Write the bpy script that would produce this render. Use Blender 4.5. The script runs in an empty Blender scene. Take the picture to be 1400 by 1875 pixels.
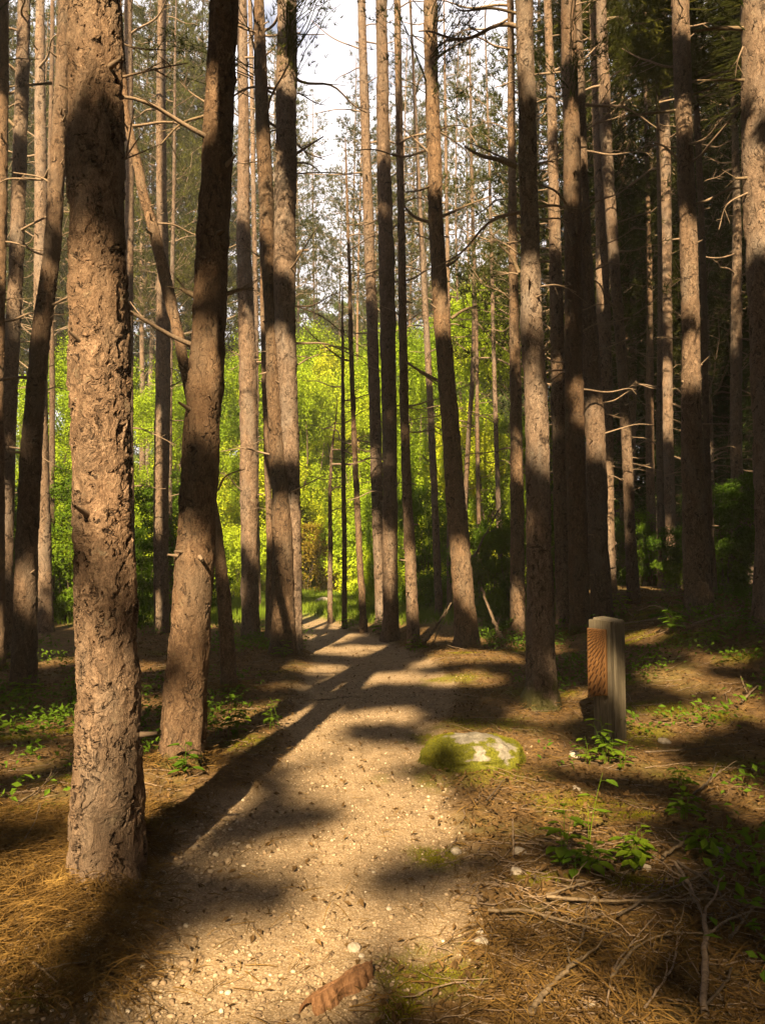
import bpy, math, random
import numpy as np
from mathutils import Vector, Matrix
R = math.radians
S = bpy.context.scene
COL = S.collection
rng = np.random.default_rng(7)
random.seed(7)

# ------------------------------------------------------------------ camera, light, exposure
F = 1354.0                      # focal length in photo pixels (1400 x 1875)
CAMH = 1.6
PITCH = math.atan2(1010 - 937.5, F)
cam_d = bpy.data.cameras.new("camera")
cam_d.sensor_fit = 'VERTICAL'
cam_d.sensor_height = 36.0
cam_d.lens = 36.0 * F / 1875.0
cam_d.clip_start = 0.05
cam_d.clip_end = 3000
cam = bpy.data.objects.new("camera", cam_d)
cam.location = (0, 0, CAMH)
cam.rotation_euler = (R(90) + PITCH, 0, 0)
COL.objects.link(cam)
S.camera = cam

SUN_EL, SUN_AZ = 35.0, 11.0     # light travels towards +Y, SUN_AZ degrees to the right
CT = 1.0 / math.tan(R(SUN_EL))
DH = np.array([math.sin(R(SUN_AZ)), math.cos(R(SUN_AZ))])
sun_d = bpy.data.lights.new("sun", 'SUN')
sun_d.energy = 5.0
sun_d.angle = R(0.7)
sun_d.color = (1.0, 0.785, 0.48)
sun = bpy.data.objects.new("sun", sun_d)
sun.rotation_euler = Vector((DH[0] * math.cos(R(SUN_EL)), DH[1] * math.cos(R(SUN_EL)), -math.sin(R(SUN_EL)))).to_track_quat('-Z', 'Y').to_euler()
sun.location = (-4, -20, 18)
COL.objects.link(sun)

W = bpy.data.worlds.new("World")
S.world = W
W.use_nodes = True
wn, wl = W.node_tree.nodes, W.node_tree.links
wn.clear()
wo = wn.new('ShaderNodeOutputWorld')
bg = wn.new('ShaderNodeBackground'); bg.inputs[1].default_value = 0.05
sky = wn.new('ShaderNodeTexSky'); sky.sky_type = 'NISHITA'; sky.sun_disc = False
sky.sun_elevation = R(SUN_EL); sky.sun_rotation = R(180 + SUN_AZ)
tc = wn.new('ShaderNodeTexCoord')
mp = wn.new('ShaderNodeMapping'); mp.inputs['Scale'].default_value = (1, 1, 2.2)
nz = wn.new('ShaderNodeTexNoise'); nz.inputs['Scale'].default_value = 2.6; nz.inputs['Detail'].default_value = 6
cr = wn.new('ShaderNodeValToRGB')
cr.color_ramp.elements[0].position = 0.30; cr.color_ramp.elements[1].position = 0.42
mx = wn.new('ShaderNodeMix'); mx.data_type = 'RGBA'
CLOUD = (7.0, 6.75, 7.15, 1)
mx.inputs[7].default_value = CLOUD
wl.new(tc.outputs['Generated'], mp.inputs[0]); wl.new(mp.outputs[0], nz.inputs[0])
# clouds masked to the front; clear sky overhead and behind is set to dim ambient light
sp = wn.new('ShaderNodeSeparateXYZ'); wl.new(tc.outputs['Generated'], sp.inputs[0])
bank = wn.new('ShaderNodeMapRange'); bank.interpolation_type = 'SMOOTHSTEP'
bank.inputs['From Min'].default_value = 0.30; bank.inputs['From Max'].default_value = 0.70
wl.new(sp.outputs[1], bank.inputs[0])
mm_ = wn.new('ShaderNodeMath'); mm_.operation = 'MULTIPLY'
wl.new(nz.outputs[0], cr.inputs[0]); wl.new(cr.outputs[0], mm_.inputs[0]); wl.new(bank.outputs[0], mm_.inputs[1]); wl.new(mm_.outputs[0], mx.inputs[0])
sky.dust_density = 4.0
wl.new(sky.outputs[0], mx.inputs[6]); wl.new(mx.outputs[2], bg.inputs[0]); wl.new(bg.outputs[0], wo.inputs[0])

S.view_settings.view_transform = 'Standard'
S.view_settings.look = 'None'
S.view_settings.gamma = 1.0
S.view_settings.exposure = 2.22
S.cycles.max_bounces = 6
S.cycles.diffuse_bounces = 2
S.cycles.glossy_bounces = 2
S.cycles.transmission_bounces = 4
S.cycles.transparent_max_bounces = 4
S.cycles.caustics_reflective = False
S.cycles.caustics_refractive = False
S.cycles.use_denoising = True

# ------------------------------------------------------------------ helpers
def ray(px, py):
    a = (px - 700) / F; b = (937.5 - py) / F
    return np.array([a, math.cos(PITCH) - b * math.sin(PITCH), math.sin(PITCH) + b * math.cos(PITCH)])

def at(px, py, Y):
    """the world point on the pixel's sight line at world depth Y"""
    r = ray(px, py)
    return np.array([0, 0, CAMH]) + r * (Y / r[1])

def _hash(ix, iy, iz, seed):
    h = (ix.astype(np.int64) * 374761393 + iy.astype(np.int64) * 668265263 + iz.astype(np.int64) * 2147483647 + seed * 974634777) & 0xffffffff
    h = ((h ^ (h >> 13)) * 1274126177) & 0xffffffff
    h = ((h ^ (h >> 16)) * 2246822519) & 0xffffffff
    return ((h ^ (h >> 15)) & 0xffffff) / float(0xffffff)

def noise(x, y, z=0.0, seed=0):
    x = np.asarray(x, float); y = np.asarray(y, float); z = np.asarray(z, float) + np.zeros_like(x)
    ix, iy, iz = np.floor(x), np.floor(y), np.floor(z)
    fx, fy, fz = x - ix, y - iy, z - iz
    fx = fx * fx * (3 - 2 * fx); fy = fy * fy * (3 - 2 * fy); fz = fz * fz * (3 - 2 * fz)
    o = 0
    for dx in (0, 1):
        for dy in (0, 1):
            for dz in (0, 1):
                o = o + _hash(ix + dx, iy + dy, iz + dz, seed) * (fx if dx else 1 - fx) * (fy if dy else 1 - fy) * (fz if dz else 1 - fz)
    return o * 2 - 1

def fbm(x, y, z=0.0, oct=4, seed=0):
    o, a, s = 0, 1.0, 1.0
    for k in range(oct):
        o = o + a * noise(np.asarray(x) * s, np.asarray(y) * s, np.asarray(z) * s, seed + k)
        a *= 0.5; s *= 2.03
    return o / 1.9

def sstep(a, b, x):
    t = np.clip((np.asarray(x, float) - a) / (b - a), 0, 1)
    return t * t * (3 - 2 * t)

PY_ = [-60, 1.0, 2.5, 3.67, 5.55, 7.5, 9.0, 12.7, 16.7, 20, 26, 40]
PL_ = [-1.2, -1.1, -1.02, -1.14, -0.98, -0.92, -0.95, -1.3, -2.0, -3.2, -6.0, -16]
PR_ = [0.1, 0.05, 0.08, 0.42, 0.36, 0.62, 0.95, 0.45, -1.0, -2.0, -4.6, -14]
def path_mask(x, y):
    x = np.asarray(x, float); y = np.asarray(y, float)
    l = np.interp(y, PY_, PL_); r = np.interp(y, PY_, PR_)
    n = 0.28 * fbm(x * 1.7, y * 1.7, 0, 4, 31)
    return sstep(-0.14, 0.16, np.minimum(x - l, r - x) + n)

def gz(x, y):
    x = np.asarray(x, float); y = np.asarray(y, float)
    p = path_mask(x, y)
    bank = 0.8 * sstep(1.4, 5.2, x + 0.0 * y) * sstep(5.0, 10.0, y)
    bank = bank * (1 - 0.6 * sstep(16, 30, y))
    mound = 0.16 * np.exp(-(((x - 1.25) / 0.9) ** 2 + ((y - 10.6) / 1.3) ** 2))
    far = 0.14 * np.maximum(0, y - 46) + 0.0 * x
    far = np.minimum(far, 9)
    rough = (0.07 * fbm(x * 0.55, y * 0.55, 0, 3, 3) + 0.022 * fbm(x * 2.6, y * 2.6, 0, 3, 5))
    return bank + mound + far + rough * (1 - 0.6 * p) - 0.035 * p + 0.006 * fbm(x * 7, y * 7, 0, 2, 9)

def gz1(x, y): return float(gz(np.array([x]), np.array([y]))[0])

def hit(px, py):
    r = ray(px, py); o = np.array([0, 0, CAMH])
    t = np.geomspace(1.2, 60, 240); p = o + r * t[:, None]
    b = np.nonzero(p[:, 2] < gz(p[:, 0], p[:, 1]))[0]
    k = b[0] if len(b) else len(t) - 1
    t = np.linspace(t[max(k - 1, 0)], t[k], 40); p = o + r * t[:, None]
    b = np.nonzero(p[:, 2] < gz(p[:, 0], p[:, 1]))[0]
    return p[b[0] if len(b) else -1].copy()

class MB:
    """collects numpy pieces and links them as ONE mesh object"""
    def __init__(s): s.v, s.f, s.n, s.attr = [], [], 0, []
    def add(s, v, f, a=None):
        v = np.asarray(v, np.float32).reshape(-1, 3); f = np.asarray(f, np.int32)
        s.v.append(v); s.f.append(f + s.n); s.n += len(v)
        s.attr.append(np.zeros(len(v), np.float32) if a is None else np.broadcast_to(np.asarray(a, np.float32), (len(v),)))
        return s
    def mesh(s, name, mats, smooth=True, attr=None):
        V = np.concatenate(s.v)
        me = bpy.data.meshes.new(name)
        me.vertices.add(len(V)); me.vertices.foreach_set('co', V.ravel())
        loops = np.concatenate([f.ravel() for f in s.f])
        tot = np.concatenate([np.full(len(f), f.shape[1], np.int32) for f in s.f])
        st = np.concatenate([[0], np.cumsum(tot)[:-1]]).astype(np.int32)
        me.loops.add(len(loops)); me.loops.foreach_set('vertex_index', loops.astype(np.int32))
        me.polygons.add(len(tot)); me.polygons.foreach_set('loop_start', st); me.polygons.foreach_set('loop_total', tot)
        me.update(calc_edges=True)
        me.polygons.foreach_set('use_smooth', np.full(len(tot), smooth, bool))
        if attr:
            a = me.attributes.new(attr, 'FLOAT', 'POINT'); a.data.foreach_set('value', np.concatenate(s.attr))
        for m in (mats if isinstance(mats, (list, tuple)) else [mats]): me.materials.append(m)
        me.validate()
        return me

def link(name, me, parent=None, loc=(0, 0, 0), rot=(0, 0, 0), sc=None):
    o = bpy.data.objects.new(name, me); COL.objects.link(o)
    o.location = loc; o.rotation_euler = rot
    if sc is not None: o.scale = sc if hasattr(sc, '__len__') else (sc, sc, sc)
    if parent: o.parent = parent
    return o

def tag(o, label=None, cat=None, group=None, kind=None):
    if label: o['label'] = label
    if cat: o['category'] = cat
    if group: o['group'] = group
    if kind: o['kind'] = kind
    return o

def empty(name, loc, label, cat, group=None, rz=0.0):
    o = bpy.data.objects.new(name, None); COL.objects.link(o)
    o.empty_display_size = 0.1
    o.location = loc; o.rotation_euler = (0, 0, rz)
    return tag(o, label, cat, group)

def tube(P, rad, sides=6, cap=True):
    P = np.asarray(P, float); rad = np.broadcast_to(np.asarray(rad, float), (len(P),))
    T = np.gradient(P, axis=0); T /= np.linalg.norm(T, axis=1)[:, None] + 1e-9
    up = np.array([0, 0, 1.0]) if abs(T[0][2]) < 0.9 else np.array([1.0, 0, 0])
    A = np.cross(T, up); A /= np.linalg.norm(A, axis=1)[:, None] + 1e-9
    B = np.cross(T, A)
    th = np.arange(sides) * 2 * np.pi / sides
    V = P[:, None, :] + rad[:, None, None] * (np.cos(th)[None, :, None] * A[:, None, :] + np.sin(th)[None, :, None] * B[:, None, :])
    n = len(P)
    i = np.arange(n - 1)[:, None] * sides; j = np.arange(sides)[None, :]; k = (j + 1) % sides
    Fq = np.stack([i + j, i + k, i + sides + k, i + sides + j], -1).reshape(-1, 4)
    return V.reshape(-1, 3), Fq

def curve_pts(P, n):
    """Catmull-Rom resample"""
    P = np.asarray(P, float)
    if len(P) == 2: return P[0] + (P[1] - P[0]) * np.linspace(0, 1, n)[:, None]
    Q = np.vstack([2 * P[0] - P[1], P, 2 * P[-1] - P[-2]])
    u = np.linspace(0, len(P) - 1 - 1e-6, n); i = u.astype(int); t = (u - i)[:, None]
    a, b, c, d = Q[i], Q[i + 1], Q[i + 2], Q[i + 3]
    return 0.5 * (2 * b + (c - a) * t + (2 * a - 5 * b + 4 * c - d) * t ** 2 + (3 * b - a - 3 * c + d) * t ** 3)

def unit(v): return v / (np.linalg.norm(v, axis=-1, keepdims=True) + 1e-9)

def blades(P, D, n, L, w, spread, g, jit=0.3):
    """n thin triangles fanned round direction D at each point P"""
    N = len(P)
    d = unit(np.repeat(D, n, 0) + spread * g.normal(size=(N * n, 3)))
    p = np.repeat(P, n, 0)
    l = L * (1 + jit * g.uniform(-1, 1, (N * n, 1)))
    s = unit(np.cross(d, g.normal(size=(N * n, 3)))) * w / 2
    V = np.stack([p - s, p + s, p + d * l], 1).reshape(-1, 3)
    return V, np.arange(N * n * 3).reshape(-1, 3)

def leaves(P, Nn, L, w, g, jit=0.35):
    """a folded four-cornered leaf at each P facing roughly Nn"""
    N = len(P)
    d = unit(np.cross(Nn, g.normal(size=(N, 3))))
    s = unit(np.cross(Nn, d))
    l = L * (1 + jit * g.uniform(-1, 1, (N, 1))); ww = w * l / L
    fold = unit(Nn) * ww * 0.25
    V = np.stack([P, P + d * l * 0.5 + s * ww / 2 + fold, P + d * l, P + d * l * 0.5 - s * ww / 2 + fold], 1).reshape(-1, 3)
    return V, np.arange(N * 4).reshape(-1, 4)

# ------------------------------------------------------------------ materials
def mat(name):
    m = bpy.data.materials.new(name); m.use_nodes = True
    nt = m.node_tree; nt.nodes.clear()
    return m, nt.nodes, nt.links

class NT:
    def __init__(s, name):
        s.m, s.n, s.l = mat(name)
        s.out = s.n.new('ShaderNodeOutputMaterial')
    def node(s, t, **k):
        x = s.n.new(t)
        for a, b in k.items(): setattr(x, a, b)
        return x
    def L(s, a, b): s.l.new(a, b)
    def val(s, x, inp):
        if hasattr(x, 'is_linked') or hasattr(x, 'node'): s.L(x, inp)
        else: inp.default_value = x
    def math(s, op, a, b=0.0, clamp=False):
        x = s.node('ShaderNodeMath', operation=op, use_clamp=clamp); s.val(a, x.inputs[0]); s.val(b, x.inputs[1]); return x.outputs[0]
    def vmath(s, op, a, b):
        x = s.node('ShaderNodeVectorMath', operation=op); s.val(a, x.inputs[0]); s.val(b, x.inputs[1]); return x.outputs[0]
    def noise(s, vec, scale, detail=3, rough=0.55, dist=0.0, out=0):
        x = s.node('ShaderNodeTexNoise'); s.L(vec, x.inputs['Vector'])
        x.inputs['Scale'].default_value = scale; x.inputs['Detail'].default_value = detail
        x.inputs['Roughness'].default_value = rough; x.inputs['Distortion'].default_value = dist
        return x.outputs[out]
    def voro(s, vec, scale, feature='F1', rnd=1.0, out=0):
        x = s.node('ShaderNodeTexVoronoi', feature=feature); s.L(vec, x.inputs['Vector'])
        x.inputs['Scale'].default_value = scale; x.inputs['Randomness'].default_value = rnd
        return x.outputs[out]
    def ramp(s, fac, stops):
        x = s.node('ShaderNodeValToRGB'); s.L(fac, x.inputs[0]); e = x.color_ramp.elements
        while len(e) < len(stops): e.new(0.5)
        for i, (p, c) in enumerate(stops):
            e[i].position = p; e[i].color = (c, c, c, 1) if not hasattr(c, '__len__') else (*c, 1)
        return x.outputs[0]
    def mix(s, fac, a, b, mode='MIX'):
        x = s.node('ShaderNodeMix', data_type='RGBA', blend_type=mode); s.val(fac, x.inputs[0])
        for v, i in ((a, 6), (b, 7)):
            if hasattr(v, '__len__'): x.inputs[i].default_value = (*v, 1)
            else: s.L(v, x.inputs[i])
        return x.outputs[2]
    def obj(s): return s.node('ShaderNodeTexCoord').outputs['Object']
    def geo(s, o='Position'): return s.node('ShaderNodeNewGeometry').outputs[o]
    def rnd(s): return s.node('ShaderNodeObjectInfo').outputs['Random']
    def attr(s, n): return s.node('ShaderNodeAttribute', attribute_name=n).outputs['Fac']
    def mapping(s, vec, scale):
        x = s.node('ShaderNodeMapping'); s.L(vec, x.inputs[0]); x.inputs['Scale'].default_value = scale; return x.outputs[0]
    def bump(s, h, strength, dist):
        x = s.node('ShaderNodeBump'); s.L(h, x.inputs['Height']); x.inputs['Strength'].default_value = strength; x.inputs['Distance'].default_value = dist
        return x.outputs[0]
    def bsdf(s, col, rough=0.85, normal=None, spec=0.2):
        x = s.node('ShaderNodeBsdfPrincipled')
        if hasattr(col, '__len__'): x.inputs['Base Color'].default_value = (*col, 1)
        else: s.L(col, x.inputs['Base Color'])
        s.val(rough, x.inputs['Roughness']); x.inputs['Specular IOR Level'].default_value = spec
        if normal: s.L(normal, x.inputs['Normal'])
        s.L(x.outputs[0], s.out.inputs[0]); return x
    def leafy(s, col, trans=0.35, tcol=None, gloss=0.0):
        d = s.node('ShaderNodeBsdfDiffuse'); t = s.node('ShaderNodeBsdfTranslucent'); m = s.node('ShaderNodeMixShader')
        for v, q in ((col, d), (tcol or col, t)):
            if hasattr(v, '__len__'): q.inputs[0].default_value = (*v, 1)
            else: s.L(v, q.inputs[0])
        m.inputs[0].default_value = trans
        s.L(d.outputs[0], m.inputs[1]); s.L(t.outputs[0], m.inputs[2]); s.L(m.outputs[0], s.out.inputs[0])

def make_bark(name, moss=0.0, tint=(1, 1, 1), disp=0.014, pock=0.0):
    t = NT(name)
    o = t.obj()
    off = t.node('ShaderNodeCombineXYZ'); r = t.rnd()
    t.L(t.math('MULTIPLY', r, 37.0), off.inputs[0]); t.L(t.math('MULTIPLY', r, 91.0), off.inputs[2])
    v = t.vmath('ADD', o, off.outputs[0])
    wob = t.noise(v, 5.0, 3, 0.6, out=1)
    vd = t.vmath('ADD', v, t.vmath('MULTIPLY', wob, (0.19, 0.19, 0.30)))
    vp = t.mapping(vd, (1, 1, 0.42))
    edge = t.voro(vp, 15.0, 'DISTANCE_TO_EDGE')
    plate = t.voro(vp, 15.0, 'F1', out=1)                 # a colour per plate
    big = t.noise(v, 2.6, 3, 0.6)
    med = t.noise(t.mapping(vd, (1, 1, 0.38)), 30.0, 5, 0.72)
    grain = t.noise(t.mapping(v, (1, 1, 0.6)), 95.0, 4, 0.75)
    pit = t.noise(t.mapping(vd, (1, 1, 0.55)), 21.0, 3, 0.6, 0.6)
    fine = t.noise(v, 190.0, 3, 0.7)
    gate = t.ramp(t.noise(vp, 5.0, 2, 0.5), [(0.55, 0.0), (0.68, 1.0)])
    gate2 = t.math('ADD', 0.25, t.ramp(t.noise(v, 4.0, 2, 0.5), [(0.40, 0.0), (0.62, 0.75)]))
    fiss = t.math('MULTIPLY', t.ramp(edge, [(0.0, 1.0), (0.06, 0.0)]), gate)
    pits = t.math('MULTIPLY', t.ramp(pit, [(0.555, 0.0), (0.63, 1.0)]), gate2)
    dark = t.math('MAXIMUM', fiss, pits)
    if pock:                                              # flaked-off pockets and old branch scars
        pk = t.noise(t.mapping(vd, (1, 1, 0.8)), pock, 3, 0.55, 0.9)
        dark = t.math('MAXIMUM', dark, t.ramp(pk, [(0.615, 0.0), (0.655, 1.0)]))
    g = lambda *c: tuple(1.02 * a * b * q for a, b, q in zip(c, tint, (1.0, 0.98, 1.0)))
    mixn = t.math('ADD', t.math('MULTIPLY', med, 0.52), t.math('MULTIPLY', grain, 0.48))
    base = t.ramp(mixn, [(0.36, g(0.035, 0.024, 0.017)), (0.46, g(0.15, 0.102, 0.070)), (0.54, g(0.29, 0.205, 0.142)), (0.66, g(0.50, 0.385, 0.28))])
    base = t.mix(t.ramp(big, [(0.38, 0.0), (0.65, 0.45)]), base, g(0.25, 0.165, 0.108))
    base = t.mix(t.ramp(t.noise(t.mapping(v, (1, 1, 0.4)), 3.7, 3, 0.6), [(0.45, 0.0), (0.65, 0.5)]), base, g(0.24, 0.215, 0.185))
    sep = t.node('ShaderNodeSeparateColor'); t.L(plate, sep.inputs[0])
    base = t.mix(t.math('MULTIPLY', sep.outputs[0], 0.40), base, g(0.14, 0.10, 0.07))
    base = t.mix(t.math('MULTIPLY', t.math('SUBTRACT', fine, 0.45), 2.4, True), base, g(0.07, 0.05, 0.034))
    lich = t.ramp(t.noise(v, 11.0, 5, 0.75), [(0.60, 0.0), (0.70, 0.35)])
    base = t.mix(lich, base, g(0.30, 0.29, 0.21))
    vary = t.math('ADD', 0.72, t.math('MULTIPLY', r, 0.5))
    cv = t.node('ShaderNodeCombineColor')
    r2 = t.math('FRACT', t.math('MULTIPLY', r, 7.31))
    t.L(vary, cv.inputs[0]); t.L(t.math('MULTIPLY', vary, t.math('ADD', 0.92, t.math('MULTIPLY', r2, 0.12))), cv.inputs[1]); t.L(t.math('MULTIPLY', vary, t.math('ADD', 0.78, t.math('MULTIPLY', r2, 0.30))), cv.inputs[2])
    base = t.mix(1.0, base, cv.outputs[0], 'MULTIPLY')
    col = t.mix(t.math('MULTIPLY', dark, 0.88), base, (0.028, 0.019, 0.014))
    if moss:
        sz = t.node('ShaderNodeSeparateXYZ'); t.L(o, sz.inputs[0])
        m = t.math('SUBTRACT', t.math('MULTIPLY', t.noise(v, 6.0, 4, 0.6), 1.9), t.math('MULTIPLY', sz.outputs[2], 1.0 / moss))
        m = t.ramp(m, [(0.35, 0.0), (0.70, 0.7)])
        col = t.mix(m, col, t.mix(grain, (0.012, 0.018, 0.003), (0.09, 0.095, 0.010)))
    h = t.math('SUBTRACT', t.math('ADD', t.math('MULTIPLY', med, 1.0), t.math('MULTIPLY', sep.outputs[0], 0.65)), t.math('MULTIPLY', dark, 0.85))
    h = t.math('ADD', h, t.math('MULTIPLY', grain, 0.35))
    t.bsdf(col, 0.92, None, 0.12)
    d = t.node('ShaderNodeDisplacement'); t.L(h, d.inputs['Height']); d.inputs['Midlevel'].default_value = 0.92; d.inputs['Scale'].default_value = disp
    t.L(d.outputs[0], t.out.inputs['Displacement'])
    t.m.displacement_method = 'BOTH'
    return t.m

M = {}
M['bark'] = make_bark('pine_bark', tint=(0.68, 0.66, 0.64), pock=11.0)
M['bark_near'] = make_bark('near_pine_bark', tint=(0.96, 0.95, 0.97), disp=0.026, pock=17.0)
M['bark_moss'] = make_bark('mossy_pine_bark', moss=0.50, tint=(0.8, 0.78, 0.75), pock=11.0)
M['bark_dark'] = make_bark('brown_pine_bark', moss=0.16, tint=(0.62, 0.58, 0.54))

def simple(name, c1, c2, scale=40, rough=0.9, bump=0.3, bd=0.004, spec=0.15):
    t = NT(name); v = t.obj()
    n = t.noise(v, scale, 4, 0.65)
    t.bsdf(t.mix(t.ramp(n, [(0.3, 0.0), (0.7, 1.0)]), c1, c2), rough, t.bump(n, bump, bd), spec)
    return t.m
M['twig'] = simple('dead_branch_bark', (0.10, 0.068, 0.045), (0.27, 0.19, 0.125), 60)
M['twig_pale'] = simple('weathered_stick_bark', (0.07, 0.047, 0.028), (0.21, 0.15, 0.09), 45)
M['twig_dark'] = simple('dark_stick_bark', (0.045, 0.032, 0.022), (0.14, 0.10, 0.065), 45)

def leafmat(name, stops, scale=0.9, trans=0.35, tboost=1.25, perobj=0.35):
    t = NT(name)
    n = t.noise(t.geo(), scale, 3, 0.6)
    r = t.rnd()
    f = t.math('ADD', t.math('MULTIPLY', n, 1 - perobj * 0.5), t.math('MULTIPLY', t.math('SUBTRACT', r, 0.5), perobj))
    c = t.ramp(f, stops)
    tb = t.mix(1.0, c, (tboost, tboost, tboost * 0.7), 'MULTIPLY')
    t.leafy(c, trans, tb)
    return t.m
M['needle'] = leafmat('pine_needles', [(0.3, (0.030, 0.036, 0.008)), (0.55, (0.062, 0.064, 0.012)), (0.75, (0.115, 0.105, 0.016))], 0.6, 0.25)
M['needle_dark'] = leafmat('spruce_needles', [(0.3, (0.022, 0.040, 0.010)), (0.6, (0.05, 0.075, 0.015)), (0.8, (0.10, 0.12, 0.018))], 0.6, 0.2)
M['needle_light'] = leafmat('young_conifer_needles', [(0.3, (0.08, 0.12, 0.025)), (0.7, (0.16, 0.21, 0.035))], 0.4, 0.3)
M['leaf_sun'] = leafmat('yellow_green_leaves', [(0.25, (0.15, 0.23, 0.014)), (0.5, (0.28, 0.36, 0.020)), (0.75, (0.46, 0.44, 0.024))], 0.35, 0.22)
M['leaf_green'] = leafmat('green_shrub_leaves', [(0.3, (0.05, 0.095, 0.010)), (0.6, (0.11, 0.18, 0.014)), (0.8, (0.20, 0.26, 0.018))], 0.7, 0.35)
M['leaf_rust'] = leafmat('rusty_shrub_leaves', [(0.3, (0.15, 0.11, 0.015)), (0.7, (0.28, 0.19, 0.03))], 0.8, 0.35)
M['leaf_weed'] = leafmat('fresh_weed_leaves', [(0.3, (0.07, 0.13, 0.010)), (0.7, (0.16, 0.22, 0.014))], 4.0, 0.4)
M['grass'] = leafmat('meadow_grass', [(0.3, (0.10, 0.15, 0.015)), (0.7, (0.20, 0.24, 0.025))], 0.6, 0.3)
M['moss'] = leafmat('moss', [(0.3, (0.07, 0.075, 0.006)), (0.7, (0.25, 0.215, 0.012))], 6.0, 0.15)
M['straw'] = leafmat('dry_pine_straw', [(0.28, (0.045, 0.025, 0.010)), (0.5, (0.15, 0.086, 0.026)), (0.72, (0.34, 0.21, 0.062))], 9.0, 0.12)
M['litter'] = leafmat('brown_leaf_litter', [(0.25, (0.055, 0.033, 0.015)), (0.5, (0.15, 0.088, 0.036)), (0.75, (0.30, 0.19, 0.085))], 14.0, 0.1)

def ground_mat():
    t = NT('forest_ground')
    p = t.geo()
    path, moss, grass = t.attr('path'), t.attr('moss'), t.attr('grass')
    n1 = t.noise(p, 1.3, 4, 0.6); n2 = t.noise(p, 9.0, 5, 0.7); n3 = t.noise(p, 60.0, 4, 0.7)
    # packed dirt and grit
    dirt = t.ramp(n2, [(0.25, (0.105, 0.066, 0.032)), (0.5, (0.22, 0.145, 0.073)), (0.75, (0.35, 0.235, 0.125))])
    cell = t.voro(p, 62.0, 'F1', out=1); cd = t.voro(p, 62.0, 'F1')
    s = t.node('ShaderNodeSeparateColor'); t.L(cell, s.inputs[0])
    gr = t.ramp(s.outputs[0], [(0.0, (0.10, 0.07, 0.045)), (0.5, (0.26, 0.19, 0.125)), (1.0, (0.50, 0.41, 0.30))])
    peb = t.math('MULTIPLY', t.ramp(cd, [(0.25, 1.0), (0.5, 0.0)]), t.ramp(n2, [(0.35, 0.15), (0.65, 0.8)]))
    dirt = t.mix(peb, dirt, gr)
    cell2 = t.voro(p, 150.0, 'F1', out=1); s2 = t.node('ShaderNodeSeparateColor'); t.L(cell2, s2.inputs[0])
    dirt = t.mix(0.4, dirt, t.ramp(s2.outputs[1], [(0.0, (0.09, 0.062, 0.038)), (0.6, (0.26, 0.19, 0.12)), (1.0, (0.46, 0.36, 0.25))]))
    # needle floor
    fl = t.ramp(n2, [(0.25, (0.055, 0.034, 0.017)), (0.5, (0.145, 0.085, 0.036)), (0.75, (0.27, 0.165, 0.070))])
    fl = t.mix(t.ramp(n3, [(0.35, 0.6), (0.65, 0.0)]), fl, (0.045, 0.028, 0.015))
    fl = t.mix(t.ramp(n1, [(0.5, 0.0), (0.72, 0.55)]), fl, (0.085, 0.085, 0.018))
    ms = t.ramp(n3, [(0.3, (0.045, 0.045, 0.006)), (0.7, (0.18, 0.16, 0.012))])
    gs = t.ramp(n2, [(0.3, (0.09, 0.13, 0.015)), (0.7, (0.19, 0.22, 0.03))])
    col = t.mix(path, fl, dirt)
    col = t.mix(moss, col, ms)
    col = t.mix(grass, col, gs)
    h = t.math('ADD', t.math('MULTIPLY', n3, 0.6), t.math('MULTIPLY', t.math('SUBTRACT', 1.0, cd), 0.7))
    h = t.math('ADD', h, t.math('MULTIPLY', n2, 1.2))
    t.bsdf(col, 0.95, t.bump(h, 0.5, 0.008), 0.08)
    return t.m
M['ground'] = ground_mat()

def stone_mat(name, c1, c2, c3, moss=False):
    t = NT(name); v = t.obj(); r = t.rnd()
    n = t.noise(v, 9.0, 6, 0.7); n3 = t.noise(v, 70.0, 3, 0.7)
    c = t.ramp(n, [(0.3, c1), (0.5, c2), (0.7, c3)])
    c = t.mix(t.ramp(n3, [(0.3, 0.5), (0.5, 0.0)]), c, c1)
    if moss:
        c = t.mix(t.attr('moss'), c, t.ramp(n3, [(0.3, (0.04, 0.045, 0.006)), (0.7, (0.15, 0.14, 0.012))]))
    t.bsdf(c, 0.9, t.bump(t.math('ADD', n, t.math('MULTIPLY', n3, 0.4)), 0.6, 0.015), 0.15)
    return t.m
M['rock'] = stone_mat('lichen_boulder', (0.06, 0.050, 0.036), (0.17, 0.148, 0.115), (0.30, 0.27, 0.215), True)
M['stone'] = stone_mat('pale_pebble', (0.20, 0.16, 0.115), (0.36, 0.295, 0.225), (0.55, 0.47, 0.38))
def gravel_mat():
    t = NT('gravel'); a = t.attr('tone'); n = t.noise(t.geo(), 90.0, 3, 0.6)
    c = t.ramp(a, [(0.0, (0.11, 0.072, 0.042)), (0.5, (0.29, 0.20, 0.118)), (0.85, (0.48, 0.37, 0.25)), (1.0, (0.60, 0.51, 0.39))])
    c = t.mix(t.math('MULTIPLY', n, 0.35), c, (0.16, 0.115, 0.075))
    t.bsdf(c, 0.85, None, 0.2)
    return t.m
M['gravel'] = gravel_mat()
def wood_mat(name, c1, c2, c3, zs=0.06, cut=None):
    t = NT(name); v = t.obj()
    m = t.mapping(v, (1, 1, zs))
    n = t.noise(m, 70.0, 4, 0.65, 0.4); b = t.noise(v, 5.0, 4, 0.6)
    c = t.ramp(n, [(0.3, c1), (0.5, c2), (0.7, c3)])
    c = t.mix(t.ramp(b, [(0.4, 0.0), (0.7, 0.4)]), c, c1)
    if cut is not None: c = t.mix(t.attr('cut'), c, cut)
    t.bsdf(c, 0.75, t.bump(n, 0.35, 0.004), 0.25)
    return t.m
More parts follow.
